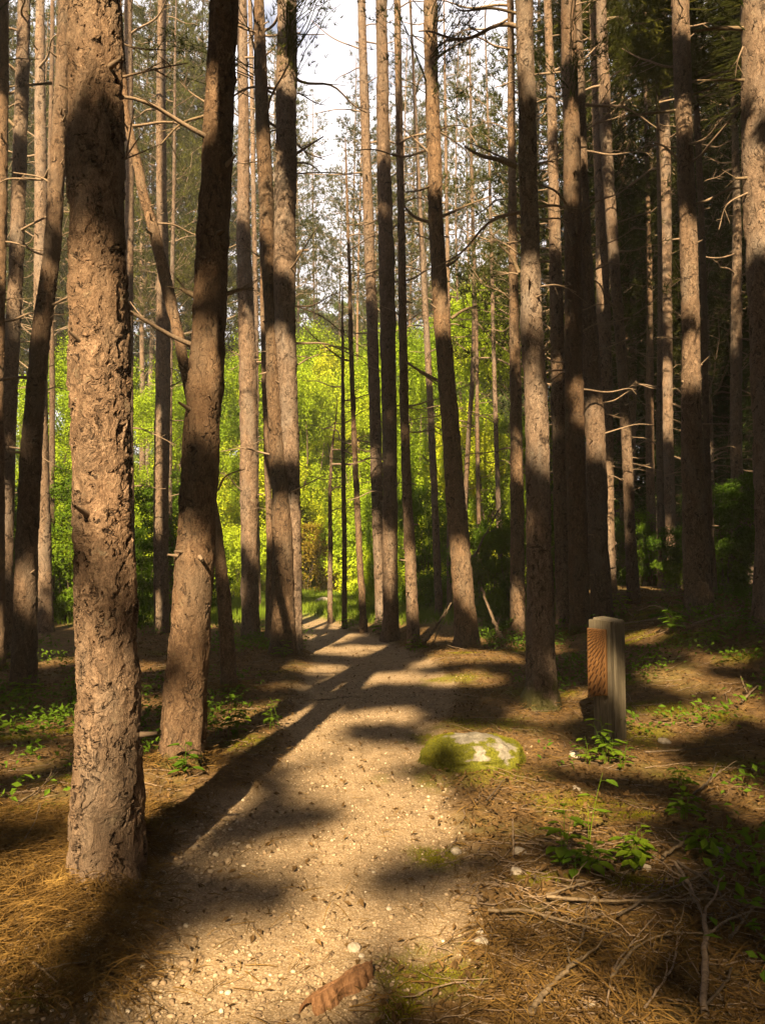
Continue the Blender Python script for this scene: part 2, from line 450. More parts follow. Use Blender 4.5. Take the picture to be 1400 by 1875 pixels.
M['post'] = wood_mat('weathered_grey_timber', (0.070, 0.054, 0.034), (0.13, 0.104, 0.068), (0.19, 0.156, 0.108))
M['panel'] = wood_mat('carved_larch', (0.105, 0.046, 0.014), (0.165, 0.075, 0.023), (0.23, 0.112, 0.036), 0.08, (0.045, 0.018, 0.007))
M['bark_slab'] = wood_mat('fallen_bark', (0.07, 0.034, 0.016), (0.17, 0.082, 0.036), (0.28, 0.145, 0.068), 0.25)

# ------------------------------------------------------------------ lit gaps of the canopy (as ellipses on the ground plane, along the sun)
LIT = []
def g_of(p): return np.asarray(p)[..., :2] + DH * (np.asarray(p)[..., 2:3] * CT)
def lit_ground(cx, cy, rx, ry):
    c, a, b, e = hit(cx, cy), hit(cx, cy + ry), hit(cx, max(cy - ry, 1065)), hit(cx + rx, cy)
    LIT.append((*g_of(c), max(0.09, abs(e[0] - c[0])), max(0.10, np.linalg.norm(a - b) / 2)))
def lit_trunk(px, py, Y, half_w, half_h):
    c = at(px, py, Y)
    LIT.append((*g_of(c), half_w / F * Y, 0.72 * half_h / F * Y * CT))
for e in [(350, 1815, 110, 70), (480, 1780, 150, 60), (560, 1640, 90, 30), (440, 1745, 150, 65), (560, 1690, 110, 45), (640, 1640, 120, 40), (700, 1545, 160, 40), (800, 1500, 70, 22),
          (680, 1460, 120, 35), (640, 1430, 100, 24), (690, 1385, 70, 18), (560, 1330, 50, 14), (585, 1375, 60, 14), (700, 1312, 60, 12),
          (790, 1222, 160, 13), (690, 1243, 95, 8), (870, 1200, 70, 12), (650, 1190, 70, 7), (600, 1165, 60, 5), (850, 1245, 60, 10), (570, 1225, 40, 9),
          (780, 1340, 60, 9), (60, 1710, 150, 70), (70, 1610, 110, 40), (20, 1800, 70, 60), (450, 1312, 70, 22), (800, 1700, 70, 25), (880, 1810, 60, 22), (760, 1640, 60, 20), (345, 1390, 45, 30), (505, 1300, 40, 14), (395, 1440, 42, 48), (300, 1465, 50, 20), (180, 1440, 70, 18), (80, 1480, 90, 22),
          (230, 1222, 60, 10), (90, 1215, 50, 7), (250, 1290, 50, 9), (520, 1262, 50, 7), (110, 1330, 90, 10), (20, 1400, 60, 12),
          (1000, 1490, 110, 36), (900, 1520, 50, 18), (1150, 1395, 80, 24), (1250, 1325, 60, 20), (1265, 1255, 75, 15), (1170, 1165, 60, 10),
          (1360, 1455, 45, 45), (1010, 1645, 130, 34), (930, 1585, 70, 22), (1090, 1860, 150, 34), (1010, 1312, 60, 13), (1060, 1275, 50, 10), (1345, 1295, 60, 14),
          (880, 1375, 80, 24), (840, 1400, 100, 34), (960, 1350, 60, 14), (1110, 1470, 80, 22), (1330, 1210, 60, 9), (1120, 1560, 80, 26), (1270, 1780, 60, 24), (1180, 1330, 60, 12),
          (1100, 1320, 50, 12), (940, 1440, 60, 14), (980, 1780, 60, 16), (1220, 1230, 40, 8), (1350, 1840, 50, 25)]:
    lit_ground(*e)
for e in [(185, 640, 3.67, 70, 160), (188, 900, 3.67, 70, 170), (175, 1180, 3.67, 40, 110), (170, 1450, 3.67, 55, 140), (180, 70, 3.67, 60, 150), (180, 340, 3.67, 36, 110),
          (380, 620, 5.6, 22, 60), (345, 1180, 5.6, 20, 50),
          (968, 560, 7.7, 40, 90), (983, 800, 7.7, 44, 150), (960, 150, 7.7, 25, 100), (1255, 480, 10.5, 40, 160), (1266, 660, 10.5, 40, 60), (1245, 220, 10.5, 25, 60),
          (800, 330, 12.4, 36, 230), (812, 640, 12.4, 34, 60), (853, 1110, 12.4, 38, 70), (714, 1030, 13.5, 26, 80), (755, 1080, 12.6, 24, 90), (678, 480, 15, 20, 80),
          (488, 350, 11, 30, 160), (498, 660, 11, 26, 100), (518, 950, 11, 24, 90), (536, 480, 11.5, 20, 120), (524, 150, 11.5, 18, 70), (75, 300, 15.5, 30, 200), (82, 1010, 15.5, 28, 110),
          (297, 1120, 14.6, 28, 50), (1385, 120, 9, 40, 170), (1392, 420, 9, 30, 120), (1140, 830, 13, 22, 70), (1209, 980, 15, 20, 120), (1347, 820, 13, 20, 60),
          (1108, 120, 13, 30, 130), (1070, 780, 12, 16, 70), (1012, 340, 12.5, 20, 180), (938, 600, 13, 22, 180), (1110, 940, 13.5, 16, 100), (10, 960, 11, 26, 120), (108, 520, 8.5, 18, 60)]:
    lit_trunk(*e)
n0 = len(LIT)
for e in [(700, 1342, 70, 9), (540, 1500, 60, 12), (790, 1410, 50, 10), (880, 1590, 60, 12), (760, 1602, 60, 10), (470, 1650, 70, 22), (610, 1277, 150, 10),
          (180, 1760, 45, 60), (700, 1225, 60, 4), (850, 1222, 90, 4), (1080, 1340, 40, 14), (1000, 1560, 60, 14), (1120, 1440, 50, 9), (1330, 1700, 80, 60), (1200, 1790, 60, 40)]:
    lit_ground(*e)
DARK = np.array(LIT[n0:]); LIT = LIT[:n0]
LIT = np.array(LIT) + np.array([0, 0, 0.17, 0.22])

def shaded(g, margin=1.0):
    """True where the canopy should shade ground-plane point g"""
    n1 = fbm(g[:, 0] * 3.8, g[:, 1] * 3.0, 0, 3, 77) * 0.95
    d = ((g[:, None, 0] - LIT[None, :, 0]) / LIT[None, :, 2]) ** 2 + ((g[:, None, 1] - LIT[None, :, 1]) / LIT[None, :, 3]) ** 2
    ok = d.min(1) > (1.0 + n1) * margin
    dk = ((g[:, None, 0] - DARK[None, :, 0]) / DARK[None, :, 2]) ** 2 + ((g[:, None, 1] - DARK[None, :, 1]) / DARK[None, :, 3]) ** 2
    ok |= dk.min(1) < 1 + n1
    sp = fbm(g[:, 0] * 0.9, g[:, 1] * 0.55, 0, 3, 12)
    sp2 = fbm(g[:, 0] * 1.5, g[:, 1] * 0.6, 0, 2, 14)
    ok &= ~((g[:, 1] > 11) & (sp2 > np.where((g[:, 0] > 2) | (g[:, 0] < -3), 0.60, 0.46)))
    ok &= ~((fbm(g[:, 0] * 2.3, g[:, 1] * 1.5, 0, 2, 66) > 0.36) & (g[:, 1] < 30))
    ok &= ~((g[:, 1] > 15.5) & (g[:, 1] < 28) & (g[:, 0] > -7) & (g[:, 0] < 0.6) & (sp > -0.22))
    ok &= ~((g[:, 1] > 22) & (g[:, 0] > 4) & (sp2 > 0.12))
    clear = (g[:, 1] > 25.5 + 1.5 * noise(g[:, 0] * 0.5, 0 * g[:, 0], 0, 4)) & (g[:, 0] > -14) & (g[:, 0] < 7.5 + 1.5 * noise(g[:, 1] * 0.4, 0 * g[:, 0], 0, 5))
    return ok & ~clear

# ------------------------------------------------------------------ ground
def axis(lo, c0, c1, hi, step, grow):
    a = [c0]
    while a[-1] < c1: a.append(a[-1] + step)
    s = step
    while a[-1] < hi: s *= grow; a.append(a[-1] + s)
    s = step
    while a[0] > lo: s *= grow; a.insert(0, a[0] - s)
    return np.array(a)
gx_ = axis(-500, -4.2, 5.2, 500, 0.045, 1.09); gy_ = axis(-60, 1.6, 13.0, 900, 0.05, 1.07)
GX, GY = np.meshgrid(gx_, gy_, indexing='xy')
x, y = GX.ravel(), GY.ravel()
z = gz(x, y)
pm = path_mask(x, y) * (1 - sstep(19, 24, y))
MOSS = []
for (cx, cy, rx, ry) in [(790, 1350, 60, 10), (880, 1325, 90, 14), (870, 1415, 130, 22), (1065, 1468, 60, 14), (800, 1570, 50, 22), (800, 1780, 110, 50), (60, 1790, 80, 50), (740, 1850, 50, 30),
                         (830, 1245, 60, 9), (960, 1270, 60, 14), (1230, 1300, 60, 14), (1000, 1610, 60, 14), (1180, 1620, 80, 20), (430, 1360, 60, 14), (860, 1320, 70, 8), (1250, 1170, 70, 8), (150, 1420, 90, 14)]:
    c, a, b, e = hit(cx, cy), hit(cx, cy + ry), hit(cx, cy - ry), hit(cx + rx, cy)
    MOSS.append((c[0], c[1], abs(e[0] - c[0]), np.linalg.norm(a - b) / 2))
gm_ = np.random.default_rng(91)
MOSS += [(gm_.uniform(1.0, 4.8), gm_.uniform(3.2, 12), gm_.uniform(.15, .45), gm_.uniform(.12, .35)) for _ in range(34)] + [(gm_.uniform(-5, -1.4), gm_.uniform(4, 12), gm_.uniform(.15, .4), gm_.uniform(.12, .3)) for _ in range(18)]
MOSS = np.array(MOSS)
def moss_mask(x, y):
    d = np.min(np.sqrt(((x[:, None] - MOSS[None, :, 0]) / MOSS[None, :, 2]) ** 2 + ((y[:, None] - MOSS[None, :, 1]) / MOSS[None, :, 3]) ** 2), 1)
    m = 0.8 * sstep(1.3, 0.3, d + 0.95 * fbm(x * 6, y * 6, 0, 3, 21))
    return m
mm = moss_mask(x, y)
gm = sstep(15.5, 18.5, y + 0.8 * fbm(x * 0.6, y * 0.6, 0, 3, 8)) * (1 - sstep(2.0, 6, x)) * (1 - pm * (1 - sstep(17, 20, y)))
gm = np.maximum(gm, sstep(30, 40, y))
nx, ny = len(gx_), len(gy_)
i = np.arange(ny - 1)[:, None] * nx + np.arange(nx - 1)[None, :]
gf = np.stack([i, i + 1, i + nx + 1, i + nx], -1).reshape(-1, 4)
b = MB(); b.add(np.stack([x, y, z], 1), gf)
me = b.mesh('ground', M['ground'])
for nm, v in (('path', pm), ('moss', mm), ('grass', gm)):
    a = me.attributes.new(nm, 'FLOAT', 'POINT'); a.data.foreach_set('value', v.astype(np.float32))
tag(link('ground', me), kind='structure')

# ------------------------------------------------------------------ pines in view
def trunk_mesh(base, ctrl, Y, H, mat_, wpx, seed, flare=0.35, roots=5):
    """ctrl: (py, px, width px) from the top of the picture down to the base; the trunk goes on up to height H"""
    c = sorted(ctrl)
    P = np.array([at(px, py, Y) for py, px, w in c]); rad = np.array([0.97 * w / 2 / F * Y for py, px, w in c])
    zs = P[:, 2]
    o = np.argsort(zs); zs, P, rad = zs[o], P[o], rad[o]
    z0 = gz1(base[0], base[1]) - 0.12
    ztop = zs[-1]
    k = max(0, len(zs) - 3)
    sx = (P[-1, 0] - P[k, 0]) / (zs[-1] - zs[k] + 1e-6)
    sx = max(-0.06, min(0.06, sx))
    seg = int(np.clip(wpx / 1.15, 9, 150))
    dz = max(0.012, Y / F * 3.4)
    zv = np.arange(z0, min(ztop, 1.6 + Y * 0.80) + dz, dz)
    hi = np.arange(zv[-1] + 0.4, H, 0.5)
    zz = np.concatenate([zv, hi])
    # keep the depth wander small and smooth
    smooth = lambda z, v: np.interp(z, zs, v)
    xs = smooth(zz, P[:, 0]); rs = smooth(zz, rad)
    ker = np.array([1, 2, 3, 4, 3, 2, 1.0]); ker /= ker.sum()
    kk = max(1, int(0.12 / dz))
    ker = np.ones(2 * kk + 1) / (2 * kk + 1)
    pad = lambda a: np.convolve(np.pad(a, kk, 'edge'), ker, 'valid')
    n1 = len(zv); xs[:n1] = pad(xs[:n1]); rs[:n1] = pad(rs[:n1])
    up = zz > ztop
    xs[up] = P[-1, 0] + sx * (zz[up] - ztop)
    rs[up] = rad[-1] * np.clip(1 - 0.8 * (zz[up] - ztop) / max(0.5, H - ztop), 0.12, 1)
    ys = Y + 0.05 * np.sin(zz * 0.7 + seed) * min(1, Y / 8)
    th = np.arange(seg) * 2 * np.pi / seg
    hz = zz - z0 - 0.12
    root = 1 + flare * np.exp(-np.maximum(hz, 0) / 0.15)[:, None] * (0.35 + 0.65 * np.maximum(0, np.cos(roots * th + seed))[None, :] ** 1.5)
    TH, ZZ = np.meshgrid(th, zz, indexing='xy')
    lump = 1 + 0.065 * noise(np.cos(TH) * 1.6 + seed * 7.1, np.sin(TH) * 1.6, ZZ * 2.2, 5) + 0.06 * noise(np.cos(TH) * 3 + seed, np.sin(TH) * 3, ZZ * 7, 6)
    # branch whorls leave low swellings and knots
    wh = 0.055 * np.maximum(0, np.cos(ZZ * 2 * np.pi / 0.62 + seed)) ** 8 * np.maximum(0, noise(np.cos(TH) * 2 + seed, np.sin(TH) * 2, ZZ * 1.5, 8) + 0.3)
    rr = rs[:, None] * root * (lump + wh)
    V = np.stack([xs[:, None] + rr * np.cos(TH), ys[:, None] + rr * np.sin(TH), ZZ], -1).reshape(-1, 3) - base
    n = len(zz)
    i = np.arange(n - 1)[:, None] * seg; j = np.arange(seg)[None, :]; k2 = (j + 1) % seg
    Fq = np.stack([i + j, i + k2, i + seg + k2, i + seg + j], -1).reshape(-1, 4)
    b = MB(); b.add(V, Fq)
    return b.mesh('trunk', mat_), (zz, xs, ys, rs)

def branch_mesh(seed, kind=0):
    """a bare dead limb along +X, about 1 m long, with a few side twigs"""
    g = np.random.default_rng(seed)
    n = 12; t = np.linspace(0, 1, n)
    bend = g.uniform(-0.30, 0.25); sag = g.uniform(-0.25, 0.35)
    P = np.stack([t, bend * t ** 2 + 0.03 * np.sin(t * 9 + seed), sag * t ** 1.6 - 0.06 * t + 0.03 * np.sin(t * 7 + 2 * seed)], 1)
    b = MB(); b.add(*tube(P, 0.017 * (1 - 0.75 * t) + 0.002, 6))
    for k in range(g.integers(2, 6)):
        q = g.integers(3, n - 1); d = unit(np.array([g.uniform(0.3, 1), g.uniform(-1, 1), g.uniform(-0.5, 0.7)]))
        L = g.uniform(0.12, 0.42) * (1 - 0.4 * t[q]); u = np.linspace(0, 1, 6)[:, None]
        b.add(*tube(P[q] + d * u * L + np.array([0, 0, 1]) * 0.10 * L * u ** 2, 0.0065 * (1 - 0.7 * u[:, 0]) + 0.001, 4))
    return b.mesh('branch', M['twig'])
BR = [branch_mesh(100 + k) for k in range(10)]
def stub_mesh(seed):
    g = np.random.default_rng(seed); t = np.linspace(0, 1, 6)
    P = np.stack([t, 0.15 * t ** 2 * g.uniform(-1, 1), 0.3 * t ** 1.5 * g.uniform(-0.5, 1)], 1)
    b = MB(); b.add(*tube(P, 0.17 * (1 - 0.55 * t), 7))
    return b.mesh('branch_stub', M['twig'])
ST = [stub_mesh(300 + k) for k in range(4)]

NEAR = []       # (x, y, root) of the pines whose crowns are above the picture
def pine(ctrl, label, depth=None, name='pine_tree', cat='pine tree', group='pine trunks along the path', H=None, mat_='bark', nb=7, branches=(), seed=None, flare=0.35, stubs=11, zmin=1.2):
    c = sorted(ctrl); py, px, w = c[-1]
    if depth is None:
        p = hit(px, py); Y = p[1]
    else:
        Y = depth; p = at(px, py, Y)
    seed = int(px * 7 + py) if seed is None else seed
    g = np.random.default_rng(seed)
    base = np.array([p[0], Y, gz1(p[0], Y)])
    H = H or 17 + g.uniform(-1, 3)
    r = empty(name, base, label, cat, group)
    wmax = max(q[2] for q in c)
    me, prof = trunk_mesh(base, ctrl, Y, H, M[mat_], wmax, seed % 97, flare)
    tr = link('trunk', me, r)
    zz, xs, ys, rs = prof
    zt = min(H - 1, 1.6 + Y * 0.78)
    for k in range(nb + (4 if Y > 9.5 else 0)):
        z = g.uniform(zmin + 0.12 * (zt - zmin), zt); i = int(np.searchsorted(zz, z)); i = min(i, len(zz) - 1)
        L = g.uniform(0.25, 1.25) * (0.6 + 0.6 * (z / zt)); a = g.uniform(0, 2 * np.pi)
        if abs(math.sin(a)) > 0.75: a += 1.0
        o = link('branch', BR[g.integers(len(BR))], r, (xs[i] - base[0] + 0.8 * rs[i] * math.cos(a), ys[i] - base[1] + 0.8 * rs[i] * math.sin(a), z - base[2]),
                 (g.uniform(-0.6, 0.6), g.uniform(-0.45, 0.15), a), (L, L, L * g.choice([-1, 1])))
    for k in range(stubs):
        z = g.uniform(0.5, zt); i = min(int(np.searchsorted(zz, z)), len(zz) - 1); a = g.uniform(-np.pi, 0) + g.choice([-0.3, 0.3])
        L = g.uniform(0.05, 0.13)
        link('branch_stub', ST[g.integers(len(ST))], r, (xs[i] - base[0] + 0.85 * rs[i] * math.cos(a), ys[i] - base[1] + 0.85 * rs[i] * math.sin(a), z - base[2]),
             (0, g.uniform(-0.5, 0.3), a), (L, L * 0.9, L * 0.9))
    for bl in branches:
        wb = bl[0]; pts = [at(q[0], q[1], Y + (q[2] if len(q) > 2 else 0)) for q in bl[1:]]
        P = curve_pts(pts, 16); t = np.linspace(0, 1, 16)
        b = MB(); b.add(*tube(P - base, wb / 2 / F * Y * (1 - 0.6 * t), 7))
        for q in (6, 9, 12):
            if wb < 4: break
            d = unit(unit(P[q] - P[q - 3]) + g.normal(size=3) * 0.7); L = g.uniform(0.1, 0.3); u = np.linspace(0, 1, 5)[:, None]
            b.add(*tube(P[q] - base + d * u * L, 0.005 * (1 - 0.6 * u[:, 0]), 4))
        link('branch', b.mesh('branch', M['twig_pale'] if wb > 5 else M['twig']), r)
    NEAR.append((base[0] + (xs[-1] - xs[0]) * 0.8, Y, r, base))
    return r

# foreground and middle pines, measured as (row, column, width) in the photograph
pine([(0, 178, 90), (235, 180, 97), (470, 182, 103), (600, 185, 105), (800, 188, 103), (1000, 191, 103), (1200, 196, 107), (1400, 199, 116), (1520, 197, 122), (1610, 195, 128)],
     'thickest sunlit pine in the left foreground with flaky pitted bark', mat_='bark_near', nb=0, stubs=5, flare=0.24,
     branches=[(4, (215, 318), (190, 298), (192, 230)), (5, (222, 142), (270, 130, -0.1), (345, 115, -0.2)), (5, (215, 305), (228, 293), (237, 288))])
pine([(0, 410, 54), (150, 404, 56), (300, 398, 58), (450, 389, 60), (600, 385, 64), (700, 379, 67), (800, 371, 66), (900, 366, 67), (1000, 360, 70), (1100, 353, 71), (1200, 346, 77), (1300, 340, 80), (1395, 334, 80)],
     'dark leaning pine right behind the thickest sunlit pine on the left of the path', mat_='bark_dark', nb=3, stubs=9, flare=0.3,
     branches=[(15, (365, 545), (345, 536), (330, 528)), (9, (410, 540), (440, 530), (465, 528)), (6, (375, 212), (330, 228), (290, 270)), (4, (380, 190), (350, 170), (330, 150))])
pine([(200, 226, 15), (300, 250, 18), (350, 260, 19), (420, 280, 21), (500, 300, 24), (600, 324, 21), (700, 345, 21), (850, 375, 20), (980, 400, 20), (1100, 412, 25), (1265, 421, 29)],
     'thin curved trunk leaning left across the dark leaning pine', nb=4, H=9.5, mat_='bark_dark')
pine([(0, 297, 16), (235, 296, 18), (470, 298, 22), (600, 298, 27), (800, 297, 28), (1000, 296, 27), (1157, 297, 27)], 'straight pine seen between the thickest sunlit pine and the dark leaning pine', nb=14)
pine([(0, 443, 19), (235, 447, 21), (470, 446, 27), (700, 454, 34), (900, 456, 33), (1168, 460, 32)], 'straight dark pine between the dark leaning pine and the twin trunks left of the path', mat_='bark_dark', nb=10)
pine([(0, 475, 18), (100, 477, 23), (235, 482, 27), (350, 487, 29), (470, 490, 28), (600, 497, 25), (700, 500, 28), (800, 505, 29), (900, 514, 33), (1000, 518, 38), (1100, 519, 43), (1200, 519, 50)],
     'wavy left one of the twin pines at the left edge of the path', nb=8)
pine([(0, 525, 36), (150, 524, 40), (300, 524, 40), (470, 522, 41), (600, 522, 40), (700, 527, 35), (800, 531, 32), (900, 535, 29), (1000, 538, 27), (1198, 541, 26)],
     'straight right one of the twin pines beside the bright gap over the path', nb=4, depth=11.5,
     branches=[(8, (540, 470), (550, 460), (566, 458)), (6, (540, 283), (560, 270), (592, 250)), (4, (540, 298), (565, 300), (590, 318)), (3, (540, 560), (590, 580, .3), (640, 620, .5), (690, 655, .5)), (3, (540, 318), (600, 316, .4), (660, 322, .6))])
pine([(600, 482, 9), (800, 488, 11), (1000, 494, 14), (1178, 493, 18)], 'slim dark trunk half hidden behind the wavy twin pine', mat_='bark_dark', nb=3, H=8)
pine([(0, 661, 15), (150, 666, 17), (300, 671, 18), (450, 676, 20), (560, 680, 21), (750, 686, 22), (900, 690, 22), (1000, 693, 21), (1150, 698, 22)], 'leftmost pine of the cluster of three right of the bright gap', nb=16,
     branches=[(3, (668, 205), (620, 200, .3), (560, 212, .5)), (3, (672, 315), (610, 320, .3), (545, 318, .5)), (3, (660, 90), (610, 70, .3), (570, 38, .4))])
pine([(0, 698, 21), (150, 700, 23), (300, 702, 26), (450, 707, 30), (600, 710, 30), (750, 712, 29), (900, 714, 28), (1000, 714, 28), (1172, 715, 31)], 'thick middle pine of the cluster of three right of the bright gap', nb=9)
pine([(0, 727, 13), (300, 732, 14), (450, 735, 14), (600, 737, 16), (750, 740, 17), (900, 745, 18), (1000, 750, 21), (1185, 757, 24)], 'slender right pine of the cluster of three at the edge of the path', nb=9,
     branches=[(5, (740, 660), (770, 682, -0.2), (800, 704, -0.2))])
pine([(0, 787, 26), (100, 788, 26), (200, 792, 27), (300, 796, 28), (400, 797, 28), (500, 804, 28), (600, 810, 32), (700, 817, 32), (800, 825, 34), (900, 832, 36), (1000, 841, 38), (1100, 849, 39), (1187, 855, 46)],
     'leaning sunlit pine with bare side limbs beyond the sandy mound', nb=4,
     branches=[(7, (786, 407), (760, 398), (742, 380), (733, 362)), (7, (826, 583), (848, 568), (872, 560)), (7, (806, 700), (770, 680), (740, 662)), (6, (808, 397), (850, 378), (895, 360)), (5, (785, 280), (762, 258), (738, 235)), (6, (818, 487), (832, 478), (842, 468)), (5, (795, 335), (770, 348), (735, 352)), (5, (800, 105), (840, 80), (885, 60))])
pine([(0, 958, 33), (100, 961, 33), (200, 965, 34), (300, 966, 35), (400, 971, 35), (500, 972, 39), (600, 974, 43), (700, 980, 41), (800, 984, 43), (900, 985, 44), (1000, 985, 46), (1100, 987, 50), (1200, 988, 54), (1292, 990, 62)],
     'sunlit pine with a mossy foot standing between the boulder and the carved post', mat_='bark_moss', nb=2, stubs=8,
     branches=[(11, (945, 305), (915, 293), (880, 285), (850, 268)), (8, (950, 500), (935, 470), (912, 447)), (4, (948, 502), (935, 500), (920, 503)), (8, (988, 640), (1000, 640), (1012, 635)), (6, (985, 378), (1020, 377), (1050, 390)), (5, (985, 300), (1000, 296), (1015, 296)), (6, (948, 25), (900, 15), (850, 20), (835, 15)), (4, (985, 402), (1020, 400), (1040, 408)), (4, (985, 525), (1020, 522), (1055, 535)), (5, (945, 300), (890, 275, .3), (860, 262, .4))])
pine([(0, 933, 13), (300, 936, 15), (500, 940, 17), (700, 944, 21), (900, 945, 25), (1120, 946, 27)], 'pine half hidden close behind the mossy footed pine', depth=13, nb=10)
pine([(0, 1003, 14), (200, 1010, 18), (400, 1013, 22), (600, 1018, 26), (800, 1025, 28), (1000, 1030, 29), (1130, 1033, 30)], 'pale mottled pine just right of the mossy footed pine', depth=12.7, nb=9)
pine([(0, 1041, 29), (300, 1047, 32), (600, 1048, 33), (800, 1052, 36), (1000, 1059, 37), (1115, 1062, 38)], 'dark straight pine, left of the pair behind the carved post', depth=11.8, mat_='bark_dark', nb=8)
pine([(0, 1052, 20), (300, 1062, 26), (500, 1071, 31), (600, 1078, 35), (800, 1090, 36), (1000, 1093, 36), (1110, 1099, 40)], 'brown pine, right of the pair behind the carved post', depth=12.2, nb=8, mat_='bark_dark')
pine([(0, 1083, 13), (285, 1096, 18), (400, 1100, 20), (500, 1102, 24), (650, 1105, 26), (800, 1108, 26), (1000, 1112, 26), (1112, 1118, 28)], 'ridged pine squeezed behind the pair near the carved post', depth=14, nb=9)
pine([(0, 1099, 20), (150, 1106, 23), (285, 1112, 22), (400, 1119, 21), (500, 1124, 20), (600, 1132, 19), (800, 1144, 19), (950, 1152, 19), (1100, 1161, 24), (1132, 1163, 27)], 'slim pine leaning left, first one right of the carved post', depth=13, nb=9)
pine([(400, 1205, 8), (600, 1207, 9), (800, 1208, 12), (900, 1209, 14), (1000, 1211, 15), (1090, 1212, 17)], 'thin sunlit pine pole in front of a dark trunk in the right wood', depth=16, nb=5, stubs=3)
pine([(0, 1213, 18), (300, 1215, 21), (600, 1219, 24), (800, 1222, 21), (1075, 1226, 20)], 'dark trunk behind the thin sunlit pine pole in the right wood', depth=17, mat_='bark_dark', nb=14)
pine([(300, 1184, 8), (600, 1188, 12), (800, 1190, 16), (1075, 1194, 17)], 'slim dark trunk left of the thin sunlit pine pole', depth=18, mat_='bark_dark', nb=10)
pine([(0, 1246, 33), (150, 1248, 31), (285, 1251, 30), (450, 1257, 32), (600, 1263, 32), (700, 1265, 34), (800, 1267, 37), (900, 1271, 41), (1000, 1275, 45), (1112, 1281, 51)],
     'sturdy pine with sunlit patches near the right edge', depth=10.6, nb=4, stubs=9,
     branches=[(6, (1240, 202), (1185, 208), (1140, 213)), (5, (1240, 290), (1215, 268), (1195, 260)), (5, (1265, 150), (1310, 135), (1345, 130)), (5, (1248, 700), (1275, 670), (1285, 668)), (4, (1260, 175), (1300, 160), (1350, 110))])
pine([(0, 1268, 10), (600, 1287, 12), (800, 1294, 12), (1000, 1302, 15), (1112, 1306, 17)], 'slim trunk just right of the sturdy pine with sunlit patches', depth=12.5, nb=5, mat_='bark_dark')
pine([(0, 1338, 9), (200, 1343, 11), (400, 1346, 15), (600, 1347, 20), (900, 1350, 21), (1080, 1352, 23)], 'trunk with one bright sunlit patch between the sturdy pine and the edge pine', depth=14.5, nb=12)
pine([(0, 1383, 58), (300, 1391, 56), (600, 1402, 56), (900, 1407, 56), (1100, 1408, 62), (1152, 1409, 68)], 'broad rough barked pine cut by the right edge of the photo', depth=9.0, nb=0, mat_='bark', stubs=9,
     branches=[(6, (1362, 147), (1320, 147), (1275, 147)), (9, (1362, 52), (1310, 52), (1268, 58)), (7, (1370, 326), (1350, 327), (1345, 326)), (4, (1370, 352), (1330, 375), (1315, 420)), (4, (1362, 80), (1350, 110), (1345, 140))])
# left edge
pine([(0, 2, 22), (470, 2, 24), (800, -4, 26), (1200, -8, 28)], 'trunk cut by the left edge of the photo', depth=10, nb=6, mat_='bark_dark')
pine([(0, 43, 23), (235, 35, 25), (470, 32, 26), (600, 27, 27), (800, 16, 29), (1000, 8, 31), (1195, 3, 34)], 'leaning pine at the far left with pale patches on its lower trunk', depth=11, nb=9,
     branches=[(7, (28, 232), (10, 215), (-12, 205)), (6, (95, 152), (60, 155), (5, 160))])
pine([(0, 76, 15), (235, 75, 21), (470, 73, 24), (700, 76, 25), (900, 80, 26), (1152, 83, 28)], 'golden sunlit pine behind the dark pines at the far left', depth=15, nb=16)
pine([(0, 118, 27), (235, 108, 28), (470, 98, 30), (600, 80, 32), (800, 62, 36), (1000, 50, 38), (1265, 40, 44)], 'dark bent pine with a fern at its foot at the far left', mat_='bark_dark', nb=7,
     branches=[(5, (105, 345), (75, 325), (25, 316)), (5, (95, 470), (60, 460), (40, 440))])
pine([(0, 95, 8), (500, 93, 9), (1140, 97, 12)], 'very thin dark pole between the golden pine and the thickest pine', depth=17, nb=8, mat_='bark_dark')
pine([(0, 237, 15), (500, 235, 17), (1140, 238, 21)], 'dark trunk peeping out behind the thickest sunlit pine', depth=14, nb=9, mat_='bark_dark')
# thin ones in the middle
pine([(235, 320, 6), (480, 315, 8), (800, 312, 9), (1120, 310, 11)], 'reddish pole right of the straight pine on the left', depth=18, nb=8, stubs=2)
pine([(0, 457, 8), (235, 463, 9), (600, 468, 10), (900, 470, 10), (1120, 472, 12)], 'thin sunlit pole touching the straight dark pine left of the twins', depth=20, nb=9, stubs=2)
pine([(760, 615, 2), (830, 607, 5), (900, 604, 7), (1000, 605, 9), (1142, 604, 10)], 'shortest bare sapling, left of three in the bright gap', name='sapling', cat='sapling', group='saplings in the bright gap', H=5.6, nb=5, stubs=0, flare=0.2, zmin=2)
pine([(600, 627, 5), (800, 628, 8), (1000, 630, 9), (1152, 630, 10)], 'straight middle sapling of three in the bright gap', name='sapling', cat='sapling', group='saplings in the bright gap', H=7.5, nb=7, stubs=0, flare=0.2, zmin=2)
pine([(330, 634, 4), (500, 640, 7), (650, 643, 9), (800, 648, 10), (1000, 657, 12), (1158, 666, 14)], 'tallest sapling leaning left, right of three in the bright gap', name='sapling', cat='sapling', group='saplings in the bright gap', H=10.5, nb=9, stubs=0, flare=0.2, zmin=2)
pine([(230, 815, 6), (500, 820, 8), (800, 822, 9), (1112, 823, 11)], 'thin pale pole straight behind the leaning sunlit pine', depth=19, nb=8, stubs=1)
pine([(300, 765, 8), (450, 772, 10), (600, 780, 12), (700, 785, 12), (900, 795, 13), (1110, 803, 15)], 'slim brown pole left of the leaning sunlit pine', depth=18, nb=9, stubs=2)
pine([(270, 862, 6), (500, 868, 8), (600, 867, 8), (700, 864, 9), (800, 857, 9), (950, 850, 9), (1100, 846, 10)], 'crooked thin pole right of the leaning sunlit pine', depth=21, nb=8, stubs=0)
